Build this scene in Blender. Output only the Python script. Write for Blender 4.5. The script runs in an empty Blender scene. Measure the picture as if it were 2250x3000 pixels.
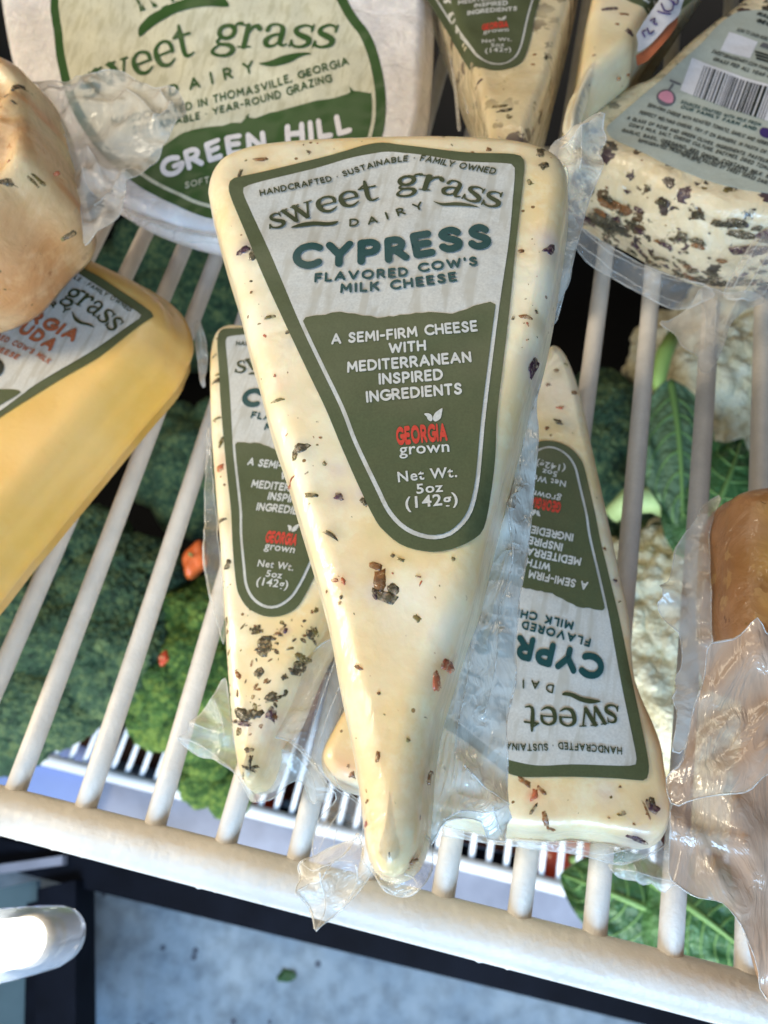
import bpy, bmesh, math, random
import numpy as np
from mathutils import Vector, Matrix
from mathutils.geometry import delaunay_2d_cdt
random.seed(7); rng = np.random.default_rng(7)
S = bpy.context.scene
COL = S.collection
# ------------------------------------------------------------------ camera
F = 2167.0; CX, CY = 1125.0, 1500.0; H = 0.1836
MR = np.array([[.97147, -.15444, .17998], [.21636, .88792, -.40593], [-.09712, .43329, .89600]])
cam = bpy.data.cameras.new('camera'); cam_o = bpy.data.objects.new('camera', cam); COL.objects.link(cam_o)
cam.sensor_fit = 'VERTICAL'; cam.sensor_height = 36; cam.lens = 36 * F / 3000
cam.clip_start = .005; cam.clip_end = 20
m4 = Matrix([list(MR[i]) + [0] for i in range(3)] + [[0, 0, 0, 1]]); m4[2][3] = H
cam_o.matrix_world = m4
cam.dof.use_dof = True; cam.dof.focus_distance = .116; cam.dof.aperture_fstop = 30
S.camera = cam_o
# ------------------------------------------------------------------ world and lamps
w = bpy.data.worlds.new('World'); S.world = w; w.use_nodes = True
bg = w.node_tree.nodes['Background']; bg.inputs[0].default_value = (.66, .78, 1, 1); bg.inputs[1].default_value = .14
def area(name, loc, target, sx, sy, power, col):
    l = bpy.data.lights.new(name, 'AREA'); l.shape = 'RECTANGLE'; l.size = sx; l.size_y = sy; l.energy = power; l.color = col
    o = bpy.data.objects.new(name, l); COL.objects.link(o); o.location = loc
    o.rotation_euler = (Vector(target) - Vector(loc)).to_track_quat('-Z', 'Y').to_euler(); return o
area('lamp_left_strip', (-.60, .0, .40), (-.02, .08, .05), .10, .7, 5.8, (1, .86, .64))
area('lamp_top_strip', (-.15, .60, .75), (0, .1, 0), .9, .1, 1.6, (1, .86, .64))
area('lamp_front_strip', (.25, -.70, .16), (0, .05, 0), .9, .14, 1.7, (.86, .92, 1))
area('low_fill', (0, -.36, -.34), (0, .12, -.52), .9, .06, 4.8, (1, .97, .88))  # added fill to brighten the vegetables, set low to spare the rail
area('floor_fill', (.1, -.75, .4), (0, -.35, -1.0), .6, .4, 17.0, (.38, .66, 1))  # added cool fill over the floor, not a fitting of the case
S.view_settings.view_transform = 'Standard'; S.view_settings.look = 'None'; S.view_settings.exposure = -0.08
S.render.engine = 'CYCLES'
S.cycles.max_bounces = 10; S.cycles.transparent_max_bounces = 24; S.cycles.caustics_reflective = False; S.cycles.caustics_refractive = False
S.cycles.use_denoising = True

# ------------------------------------------------------------------ pixel of the photograph -> place
def ray(px, py): return MR @ np.array([px - CX, CY - py, -F])
def at(px, py, z):
    d = ray(px, py); return d * ((z - H) / d[2]) + np.array([0, 0, H])
class Pl:
    """plane a thing's top face lies in; local (u, v) on it, w off it"""
    def __init__(s, z, ref=(1125, 1500), tilt=(0, 0)):
        s.o = at(ref[0], ref[1], z); e1 = np.array([1, 0, tilt[0]]); e1 = e1 / np.linalg.norm(e1)
        e2 = np.array([0, 1, tilt[1]]); n = np.cross(e1, e2); n /= np.linalg.norm(n); e2 = np.cross(n, e1)
        s.e1, s.e2, s.n = e1, e2, n
    def loc(s, px, py):
        d = ray(px, py); c = np.array([0, 0, H]); t = ((s.o - c) @ s.n) / (d @ s.n); p = c + d * t - s.o
        return np.array([p @ s.e1, p @ s.e2])
    def locs(s, pts, drop=0.):
        o = s.o; s.o = o - s.n * drop; r = np.array([s.loc(*p[:2]) for p in pts]); s.o = o; return r
    def W(s, uv, w): 
        uv = np.asarray(uv); w = np.broadcast_to(np.asarray(w, float), (len(uv),))
        return s.o + uv[:, :1] * s.e1 + uv[:, 1:2] * s.e2 + w[:, None] * s.n
# zoomed crop -> source pixels
def Z(x0, y0, k): return lambda pts: [(x0 + p[0] * k, y0 + p[1] * k) + tuple(p[2:]) for p in pts]
ZA = Z(740, 450, .48222); ZB = Z(950, 900, .36166); Z4 = Z(550, 350, .7233); Z6 = Z(700, 1200, .5425)
Z7 = Z(150, 0, .60277); ZJ = Z(1600, 0, .39180); Z3 = Z(0, 700, .4972); ZT = Z(450, 1800, .42194); ZR = Z(1600, 1300, .45202)

# ------------------------------------------------------------------ object helpers
def link(o, parent=None):
    COL.objects.link(o)
    if parent: o.parent = parent
    return o
def thing(name, label, cat, loc, group=None):
    o = bpy.data.objects.new(name, None); o.empty_display_size = .01; link(o); o.location = Vector([float(c) for c in loc])
    o['label'] = label; o['category'] = cat
    if group: o['group'] = group
    return o
def root_loc(p):
    v = Vector((0, 0, 0))
    while p: v += p.location; p = p.parent
    return np.array(v)
def mk(name, V, Fc, mat, parent=None, smooth=True, label=None, kind=None, attr=None):
    V = np.asarray(V, float) - root_loc(parent)
    me = bpy.data.meshes.new(name); me.from_pydata(V.tolist(), [], [list(map(int, f)) for f in Fc]); me.update()
    if smooth: me.shade_smooth()
    if attr is not None:
        a = me.color_attributes.new('tint', 'FLOAT_COLOR', 'POINT'); a.data.foreach_set('color', np.asarray(attr, np.float32).ravel())
    me.materials.append(mat)
    o = bpy.data.objects.new(name, me); link(o, parent)
    if label: o['label'] = label
    if kind: o['kind'] = kind
    return o
class B:
    """collects pieces into one mesh"""
    def __init__(s): s.v = []; s.f = []
    def add(s, V, Fc):
        k = len(s.v); s.v += [tuple(map(float, p)) for p in V]; s.f += [[i + k for i in f] for f in Fc]; return s
    def tube(s, pts, r, n=10, cap=True, prof=None):
        pts = np.asarray(pts, float); m = len(pts); r = np.broadcast_to(np.asarray(r, float), (m,))
        T = np.gradient(pts, axis=0); T /= np.linalg.norm(T, axis=1)[:, None] + 1e-12
        a = np.array([0, 0, 1.]); 
        if abs(T[0] @ a) > .9: a = np.array([1., 0, 0])
        V = []; 
        for i in range(m):
            x = np.cross(T[i], a); x /= np.linalg.norm(x); y = np.cross(x, T[i]); a = y
            for k in range(n):
                t = 2 * math.pi * k / n; V.append(pts[i] + r[i] * (math.cos(t) * x + math.sin(t) * y))
        Fc = [[i * n + k, i * n + (k + 1) % n, (i + 1) * n + (k + 1) % n, (i + 1) * n + k] for i in range(m - 1) for k in range(n)]
        if cap: Fc += [list(range(n))[::-1], [(m - 1) * n + k for k in range(n)]]
        return s.add(V, Fc)
    def box(s, c, sz, rot=None):
        V = [np.array([x, y, z]) * np.array(sz) / 2 for x in (-1, 1) for y in (-1, 1) for z in (-1, 1)]
        if rot is not None: V = [rot @ v for v in V]
        V = [v + np.array(c) for v in V]
        return s.add(V, [[0, 1, 3, 2], [4, 6, 7, 5], [0, 4, 5, 1], [2, 3, 7, 6], [0, 2, 6, 4], [1, 5, 7, 3]])
    def mk(s, name, mat, parent=None, smooth=True, **k): return mk(name, s.v, s.f, mat, parent, smooth, **k)

def catmull(P, n, closed=True):
    P = np.asarray(P, float); m = len(P); out = []
    segs = m if closed else m - 1
    for i in range(segs):
        if closed: p = [P[(i + k) % m] for k in (-1, 0, 1, 2)]
        else: p = [P[max(0, min(m - 1, i + k))] for k in (-1, 0, 1, 2)]
        for t in np.linspace(0, 1, 12, endpoint=False):
            out.append(.5 * ((2 * p[1]) + (-p[0] + p[2]) * t + (2 * p[0] - 5 * p[1] + 4 * p[2] - p[3]) * t * t + (-p[0] + 3 * p[1] - 3 * p[2] + p[3]) * t ** 3))
    if not closed: out.append(P[-1])
    return resample(np.array(out), n, closed)
def resample(Q, n, closed=True):
    if closed: Q = np.vstack([Q, Q[:1]])
    L = np.r_[0, np.cumsum(np.linalg.norm(np.diff(Q, axis=0), axis=1))]
    s = np.linspace(0, L[-1], n + 1)[:-1] if closed else np.linspace(0, L[-1], n)
    return np.c_[tuple(np.interp(s, L, Q[:, k]) for k in range(Q.shape[1]))]
def densify(P, sp):
    out = []
    for i in range(len(P)):
        a, b = P[i], P[(i + 1) % len(P)]; k = max(1, int(np.linalg.norm(b - a) / sp))
        for j in range(k): out.append(a + (b - a) * j / k)
    return np.array(out)
def area2(P): x, y = P[:, 0], P[:, 1]; return .5 * np.sum(x * np.roll(y, -1) - y * np.roll(x, -1))
def inside(P, Q):
    x, y = Q[:, 0][:, None], Q[:, 1][:, None]; a = P; b = np.roll(P, -1, 0)
    c = ((a[:, 1] > y) != (b[:, 1] > y)) & (x < (b[:, 0] - a[:, 0]) * (y - a[:, 1]) / (b[:, 1] - a[:, 1] + 1e-18) + a[:, 0])
    return c.sum(1) % 2 == 1
def dist(P, Q):
    out = np.empty(len(Q)); a = P; b = np.roll(P, -1, 0); ab = b - a; l2 = (ab ** 2).sum(1) + 1e-18
    for i in range(0, len(Q), 2000):
        q = Q[i:i + 2000, None, :]; t = np.clip(((q - a) * ab).sum(2) / l2, 0, 1); out[i:i + 2000] = np.sqrt((((a + t[..., None] * ab) - q) ** 2).sum(2)).min(1)
    return out
def cdt(polys, pts=None, mode=1, holes=False):
    V = []; Fs = []
    for P in polys: k = len(V); V += [Vector(p) for p in P]; Fs.append(list(range(k, k + len(P))))
    if pts is not None: V += [Vector(p) for p in pts]
    r = delaunay_2d_cdt(V, [], Fs, mode, 1e-9)
    return np.array([list(v) for v in r[0]]), [list(f) for f, o in zip(r[2], r[5]) if len(o) or not holes]
def grid_in(P, sp, keep=.5):
    lo, hi = P.min(0), P.max(0); xs = np.arange(lo[0], hi[0], sp); ys = np.arange(lo[1], hi[1], sp * .87)
    G = np.array([(x + (j % 2) * sp / 2, y) for j, y in enumerate(ys) for x in xs]); G = G + rng.uniform(-.08, .08, G.shape) * sp
    if len(G) == 0: return G.reshape(0, 2)
    G = G[inside(P, G)]
    return G[dist(P, G) > sp * keep] if len(G) else G
# smooth value noise for displacement in python
class VN:
    def __init__(s, seed, n=64): s.g = np.random.default_rng(seed).uniform(-1, 1, (n, n)); s.n = n
    def __call__(s, x, y):
        x = np.asarray(x) % s.n; y = np.asarray(y) % s.n; i = x.astype(int); j = y.astype(int); a = x - i; b = y - j
        a = a * a * (3 - 2 * a); b = b * b * (3 - 2 * b); n = s.n; g = s.g; i1 = (i + 1) % n; j1 = (j + 1) % n; i %= n; j %= n
        return g[i, j] * (1 - a) * (1 - b) + g[i1, j] * a * (1 - b) + g[i, j1] * (1 - a) * b + g[i1, j1] * a * b

# ------------------------------------------------------------------ materials
def nodes(name):
    m = bpy.data.materials.new(name); m.use_nodes = True; nt = m.node_tree; return m, nt, nt.nodes['Principled BSDF'], nt.nodes['Material Output']
def N(nt, t, **k):
    n = nt.nodes.new(t)
    for a, b in k.items():
        if a.startswith('i_'):
            key = a[2:]; n.inputs[int(key) if key.isdigit() else key.replace('_', ' ')].default_value = b
        else: setattr(n, a, b)
    return n
def ramp(nt, src, stops):
    r = N(nt, 'ShaderNodeValToRGB'); e = r.color_ramp.elements
    while len(e) < len(stops): e.new(.5)
    for k, (p, c) in enumerate(stops): e[k].position = p; e[k].color = (*c, 1) if len(c) == 3 else c
    nt.links.new(src, r.inputs[0]); return r.outputs[0]
def mix(nt, f, a, b, mode='MIX'):
    m = N(nt, 'ShaderNodeMix', data_type='RGBA', blend_type=mode)
    for s, v in ((m.inputs[0], f), (m.inputs[6], a), (m.inputs[7], b)):
        if hasattr(v, 'links') or hasattr(v, 'is_linked'): nt.links.new(v, s)
        elif isinstance(v, (int, float)): s.default_value = v
        else: s.default_value = (*v, 1)
    return m.outputs[2]
def simple(name, col, rough=.5, var=0, scale=200, spec=.5, bump=0, coat=0, metal=0, bscale=None, coatr=.1):
    m, nt, p, out = nodes(name); p.inputs['Base Color'].default_value = (*col, 1); p.inputs['Roughness'].default_value = rough
    p.inputs['Specular IOR Level'].default_value = spec; p.inputs['Coat Weight'].default_value = coat; p.inputs['Coat Roughness'].default_value = coatr; p.inputs['Metallic'].default_value = metal
    tc = N(nt, 'ShaderNodeTexCoord')
    if var:
        n = N(nt, 'ShaderNodeTexNoise', i_Scale=scale, i_Detail=6.0); nt.links.new(tc.outputs['Object'], n.inputs['Vector'])
        c = ramp(nt, n.outputs['Fac'], [(.3, tuple(x * (1 - var) for x in col)), (.7, tuple(min(1, x * (1 + var)) for x in col))]); nt.links.new(c, p.inputs['Base Color'])
    if bump:
        n2 = N(nt, 'ShaderNodeTexNoise', i_Scale=bscale or scale, i_Detail=4.0); nt.links.new(tc.outputs['Object'], n2.inputs['Vector'])
        b = N(nt, 'ShaderNodeBump', i_Strength=bump, i_Distance=.001); nt.links.new(n2.outputs['Fac'], b.inputs['Height']); nt.links.new(b.outputs[0], p.inputs['Normal'])
    return m
def cheese_mat(name, c1, c2, fleck=.5, fcols=((.10, .06, .02), (.05, .02, .03), (.25, .10, .02)), sss=.3, coat=.5, wrinkle=.25, wscale=90, fs=230, mottle=.55):
    m, nt, p, out = nodes(name); L = nt.links
    tc = N(nt, 'ShaderNodeTexCoord'); oc = tc.outputs['Object']
    n1 = N(nt, 'ShaderNodeTexNoise', i_Scale=38.0, i_Detail=3.0); L.new(oc, n1.inputs['Vector'])
    col = ramp(nt, n1.outputs['Fac'], [(.35, c1), (.66, c2)])
    nm = N(nt, 'ShaderNodeTexNoise', i_Scale=170.0, i_Detail=5.0, i_Roughness=.65); L.new(oc, nm.inputs['Vector'])
    col = mix(nt, ramp(nt, nm.outputs['Fac'], [(.48, (0, 0, 0)), (.68, (mottle, mottle, mottle))]), col, tuple(min(.92, x * 1.14 + .02) for x in c1))
    if fleck:
        nd = N(nt, 'ShaderNodeTexNoise', i_Scale=600.0, i_Detail=2.0); L.new(oc, nd.inputs['Vector'])
        mx = N(nt, 'ShaderNodeMix', data_type='VECTOR', i_0=.0045); L.new(oc, mx.inputs[4]); L.new(nd.outputs['Color'], mx.inputs[5])
        v = N(nt, 'ShaderNodeTexVoronoi', i_Scale=float(fs), i_Randomness=1.0); L.new(mx.outputs[1], v.inputs['Vector'])
        # only some cells carry a fleck, sized by the cell's own random colour
        sep = N(nt, 'ShaderNodeSeparateColor'); L.new(v.outputs['Color'], sep.inputs[0])
        n3 = N(nt, 'ShaderNodeTexNoise', i_Scale=60.0, i_Detail=2.0); L.new(oc, n3.inputs['Vector'])
        th = N(nt, 'ShaderNodeMath', operation='MULTIPLY_ADD', i_1=fleck, i_2=-.18 * fleck - .5 + .30 * fleck); L.new(n3.outputs['Fac'], th.inputs[0])
        a = N(nt, 'ShaderNodeMath', operation='ADD'); L.new(sep.outputs[0], a.inputs[0]); L.new(th.outputs[0], a.inputs[1])
        sz = N(nt, 'ShaderNodeMath', operation='MULTIPLY_ADD', i_1=.9, i_2=-.38); L.new(a.outputs[0], sz.inputs[0])
        lt = N(nt, 'ShaderNodeMath', operation='SUBTRACT'); L.new(sz.outputs[0], lt.inputs[0]); L.new(v.outputs['Distance'], lt.inputs[1])
        mk_ = N(nt, 'ShaderNodeMapRange', i_1=-.03, i_2=.06); L.new(lt.outputs[0], mk_.inputs[0])
        fc = ramp(nt, sep.outputs[1], [(0, fcols[0]), (.45, fcols[1]), (.8, fcols[2])])
        col = mix(nt, mk_.outputs[0], col, fc)
        # fine pepper specks
        v2 = N(nt, 'ShaderNodeTexVoronoi', i_Scale=620.0); L.new(oc, v2.inputs['Vector'])
        s2 = N(nt, 'ShaderNodeSeparateColor'); L.new(v2.outputs['Color'], s2.inputs[0])
        t2 = N(nt, 'ShaderNodeMath', operation='GREATER_THAN', i_1=.965); L.new(s2.outputs[0], t2.inputs[0])
        t3 = N(nt, 'ShaderNodeMath', operation='LESS_THAN', i_1=.22); L.new(v2.outputs['Distance'], t3.inputs[0])
        t4 = N(nt, 'ShaderNodeMath', operation='MULTIPLY'); L.new(t2.outputs[0], t4.inputs[0]); L.new(t3.outputs[0], t4.inputs[1])
        col = mix(nt, t4.outputs[0], col, (.22, .11, .03))
    at_ = N(nt, 'ShaderNodeAttribute', attribute_name='tint')
    col = mix(nt, at_.outputs['Alpha'], col, at_.outputs['Color'])
    L.new(col, p.inputs['Base Color'])
    p.inputs['Roughness'].default_value = .42; p.inputs['Subsurface Weight'].default_value = sss; p.inputs['Subsurface Scale'].default_value = .004
    p.inputs['Subsurface Radius'].default_value = (1, .6, .3)
    p.inputs['Coat Weight'].default_value = coat; p.inputs['Coat Roughness'].default_value = .13
    n4 = N(nt, 'ShaderNodeTexNoise', i_Scale=float(wscale), i_Detail=5.0, i_Distortion=.6); L.new(oc, n4.inputs['Vector'])
    b = N(nt, 'ShaderNodeBump', i_Strength=wrinkle, i_Distance=.0012); L.new(n4.outputs['Fac'], b.inputs['Height'])
    n5 = N(nt, 'ShaderNodeTexNoise', i_Scale=1100.0, i_Detail=2.0); L.new(oc, n5.inputs['Vector'])
    b2 = N(nt, 'ShaderNodeBump', i_Strength=.10, i_Distance=.0003); L.new(n5.outputs['Fac'], b2.inputs['Height']); L.new(b.outputs[0], b2.inputs['Normal'])
    L.new(b2.outputs[0], p.inputs['Normal']); 
    mpw = N(nt, 'ShaderNodeMapping'); mpw.inputs['Rotation'].default_value = (0, 0, .5); mpw.inputs['Scale'].default_value = (1, .45, 1); L.new(oc, mpw.inputs[0])
    n6 = N(nt, 'ShaderNodeTexNoise', i_Scale=float(wscale) * 1.6, i_Detail=3.0, i_Distortion=1.5); L.new(mpw.outputs[0], n6.inputs['Vector'])
    vp = N(nt, 'ShaderNodeTexVoronoi', i_Scale=260.0); L.new(oc, vp.inputs['Vector']); mp2 = N(nt, 'ShaderNodeMapRange', i_1=.0, i_2=.35); L.new(vp.outputs['Distance'], mp2.inputs[0])
    bp = N(nt, 'ShaderNodeBump', i_Strength=.10, i_Distance=.0006); L.new(mp2.outputs[0], bp.inputs['Height']); L.new(b2.outputs[0], bp.inputs['Normal']); L.new(bp.outputs[0], p.inputs['Normal'])
    b3 = N(nt, 'ShaderNodeBump', i_Strength=min(1, wrinkle * 2.2), i_Distance=.0016); L.new(n6.outputs['Fac'], b3.inputs['Height']); L.new(b3.outputs[0], p.inputs['Coat Normal'])
    return m
def film_mat(name, col=(.85, .83, .80), a0=.25, a1=.85, rough=.22, scale=120, rot=None):
    m, nt, p, out = nodes(name); L = nt.links
    p.inputs['Base Color'].default_value = (*col, 1); p.inputs['Roughness'].default_value = rough; p.inputs['Specular IOR Level'].default_value = .8
    p.inputs['Coat Weight'].default_value = .6; p.inputs['Coat Roughness'].default_value = .06
    tc = N(nt, 'ShaderNodeTexCoord')
    mpp = N(nt, 'ShaderNodeMapping'); mpp.inputs['Rotation'].default_value = (0, 0, rot or 0); mpp.inputs['Scale'].default_value = (1, .22 if rot is not None else 1, 1); L.new(tc.outputs['Object'], mpp.inputs[0])
    n = N(nt, 'ShaderNodeTexNoise', i_Scale=float(scale), i_Detail=4.0, i_Distortion=1.2); L.new(mpp.outputs[0], n.inputs['Vector'])
    b = N(nt, 'ShaderNodeBump', i_Strength=.8, i_Distance=.0025); L.new(n.outputs['Fac'], b.inputs['Height']); L.new(b.outputs[0], p.inputs['Normal']); L.new(b.outputs[0], p.inputs['Coat Normal'])
    lw = N(nt, 'ShaderNodeLayerWeight', i_Blend=.35); L.new(b.outputs[0], lw.inputs['Normal'])
    n2 = N(nt, 'ShaderNodeTexNoise', i_Scale=scale * .5, i_Detail=3.0); L.new(tc.outputs['Object'], n2.inputs['Vector'])
    mr = N(nt, 'ShaderNodeMapRange', i_1=.15, i_2=.95, i_3=a0, i_4=a1); L.new(lw.outputs['Facing'], mr.inputs[0])
    ad = N(nt, 'ShaderNodeMath', operation='MULTIPLY_ADD', i_1=.35, i_2=-.17); L.new(n2.outputs['Fac'], ad.inputs[0])
    sm = N(nt, 'ShaderNodeMath', operation='ADD', use_clamp=True); L.new(mr.outputs[0], sm.inputs[0]); L.new(ad.outputs[0], sm.inputs[1])
    tr = N(nt, 'ShaderNodeBsdfTransparent'); ms = N(nt, 'ShaderNodeMixShader'); L.new(sm.outputs[0], ms.inputs[0]); L.new(tr.outputs[0], ms.inputs[1]); L.new(p.outputs[0], ms.inputs[2]); L.new(ms.outputs[0], out.inputs[0])
    return m
M = {}
M['cream'] = cheese_mat('cream_cheese', (.84, .74, .53), (.82, .60, .30), fleck=.10, fcols=((.20, .10, .02), (.10, .04, .05), (.35, .18, .04)), sss=.35, wrinkle=.15)
M['herby'] = cheese_mat('herb_cheese', (.72, .62, .43), (.64, .50, .28), fleck=.95, fcols=((.05, .035, .015), (.05, .02, .03), (.14, .08, .02)), wrinkle=.6, coat=.8)
M['crust'] = cheese_mat('herb_crust', (.72, .60, .40), (.60, .46, .26), fleck=1.02, fcols=((.05, .035, .015), (.05, .02, .03), (.10, .055, .02)), wrinkle=1.0, coat=.8, wscale=130, fs=235)
M['gouda'] = cheese_mat('gouda_cheese', (.75, .50, .17), (.69, .41, .08), fleck=0, sss=.4, wrinkle=.15, wscale=45, coat=.35, mottle=.12)
M['orange'] = cheese_mat('pepper_cheese', (.70, .46, .24), (.58, .28, .10), fleck=.4, fcols=((.50, .14, .03), (.10, .07, .02), (.55, .20, .05)), wrinkle=1.0, wscale=95)
M['white'] = cheese_mat('white_rind', (.78, .74, .72), (.68, .64, .63), fleck=0, wrinkle=1.0, wscale=120, coat=.8, sss=.15)
M['brown'] = cheese_mat('brown_rind', (.38, .18, .075), (.22, .085, .03), fleck=.9, fcols=((.13, .04, .012), (.30, .12, .04), (.45, .25, .1)), wrinkle=1.0, wscale=110, sss=.1)
M['tan'] = cheese_mat('tan_cheese', (.62, .38, .22), (.46, .22, .10), fleck=.3, fcols=((.35, .14, .05), (.3, .1, .03), (.6, .35, .2)), wrinkle=1.0, wscale=70)
M['film'] = film_mat('clear_film', (.72, .70, .66), .20, .85)
M['film_tip'] = film_mat('clear_film_end', (.84, .81, .74), .36, .9)
M['film_milky'] = film_mat('milky_film', (.66, .60, .52), .50, .92, scale=70)
M['film_pink'] = film_mat('rosy_film', (.52, .37, .27), .86, .98, scale=130, rot=.75)
M['film_band'] = film_mat('cloudy_film', (.66, .64, .58), .80, .98, rough=.15, scale=150, rot=1.35)
M['film_edge'] = film_mat('film_edge', (.85, .83, .78), .35, .9, scale=200)
def print_mat(name, col, rough=.45, stripe=None):
    m, nt, p, out = nodes(name); L = nt.links; tc = N(nt, 'ShaderNodeTexCoord')
    n = N(nt, 'ShaderNodeTexNoise', i_Scale=2500.0, i_Detail=2.0); L.new(tc.outputs['Object'], n.inputs['Vector'])
    c = ramp(nt, n.outputs['Fac'], [(.3, tuple(x * .90 for x in col)), (.7, tuple(x * 1.08 for x in col))])
    if stripe:
        mp = N(nt, 'ShaderNodeMapping'); mp.inputs['Rotation'].default_value = (0, 0, stripe[1]); mp.inputs['Scale'].default_value = (1, .16, 1); L.new(tc.outputs['Object'], mp.inputs[0])
        wv = N(nt, 'ShaderNodeTexNoise', i_Scale=520.0, i_Detail=2.0, i_Distortion=.3); L.new(mp.outputs[0], wv.inputs['Vector'])
        f = ramp(nt, wv.outputs['Fac'], [(.50, (0, 0, 0)), (.62, (1, 1, 1))]); c = mix(nt, f, c, stripe[0])
    L.new(c, p.inputs['Base Color']); p.inputs['Roughness'].default_value = rough; p.inputs['Coat Weight'].default_value = .22; p.inputs['Coat Roughness'].default_value = .22; nt.links.new(nt.nodes['Principled BSDF'].inputs['Normal'].links[0].from_socket, p.inputs['Coat Normal']) if nt.nodes['Principled BSDF'].inputs['Normal'].is_linked else None; p.inputs['Specular IOR Level'].default_value = .3
    n4 = N(nt, 'ShaderNodeTexNoise', i_Scale=110.0, i_Detail=3.0); L.new(tc.outputs['Object'], n4.inputs['Vector'])
    b = N(nt, 'ShaderNodeBump', i_Strength=.55, i_Distance=.001); L.new(n4.outputs['Fac'], b.inputs['Height']); L.new(b.outputs[0], p.inputs['Normal'])
    return m
M['lgreen'] = print_mat('label_green', (.078, .092, .041)); M['lcream'] = print_mat('label_cream', (.55, .54, .50), stripe=((.46, .44, .385), .35))
M['ltext'] = print_mat('print_pale', (.58, .57, .53)); M['lolive'] = print_mat('print_olive', (.042, .052, .020)); M['lteal'] = print_mat('print_teal', (.010, .058, .058))
M['lred'] = print_mat('print_red', (.55, .05, .03)); M['lrust'] = print_mat('print_rust', (.42, .12, .05)); M['lblack'] = print_mat('print_black', (.02, .025, .02))
M['wgreen'] = print_mat('wheel_green', (.026, .078, .012)); M['wcream'] = print_mat('wheel_cream', (.60, .58, .44), stripe=((.50, .48, .34), .45)); M['wwhite'] = print_mat('wheel_white', (.75, .70, .70))
M['back'] = print_mat('back_label', (.40, .42, .36)); M['pwhite'] = print_mat('print_white', (.66, .64, .66)); M['pink'] = print_mat('print_pink', (.62, .25, .32)); M['grey'] = print_mat('print_grey', (.12, .12, .13))
M['purple'] = print_mat('print_purple', (.04, .02, .12))
M['dark_herb'] = simple('dark_herb', (.055, .042, .016), .6, .5, 800, bump=.6); M['purple_fleck'] = simple('purple_fleck', (.045, .012, .03), .5, .5, 700)
M['green_herb'] = simple('green_herb', (.14, .10, .02), .6, .5, 800); M['brown_herb'] = simple('brown_herb', (.20, .075, .015), .5, .5, 800); M['red_fleck'] = simple('red_fleck', (.42, .10, .04), .4, .4, 500)
for k_ in ('dark_herb', 'purple_fleck', 'green_herb', 'brown_herb', 'red_fleck'):
    nt_ = M[k_].node_tree; p_ = nt_.nodes['Principled BSDF']; tc_ = N(nt_, 'ShaderNodeTexCoord'); n_ = N(nt_, 'ShaderNodeTexNoise', i_Scale=1300.0, i_Detail=3.0); nt_.links.new(tc_.outputs['Object'], n_.inputs['Vector'])
    nt_.links.new(ramp(nt_, n_.outputs['Fac'], [(.36, (.30,) * 3), (.56, (.97,) * 3)]), p_.inputs['Alpha']); p_.inputs['Coat Weight'].default_value = .5
M['wire'] = simple('white_coated_wire', (.66, .61, .55), .45, .08, 150, bump=.2, bscale=900, coat=.05)
M['rail'] = simple('white_coated_rail', (.60, .56, .51), .42, .10, 60, bump=.3, bscale=520, coat=.08)

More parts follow.
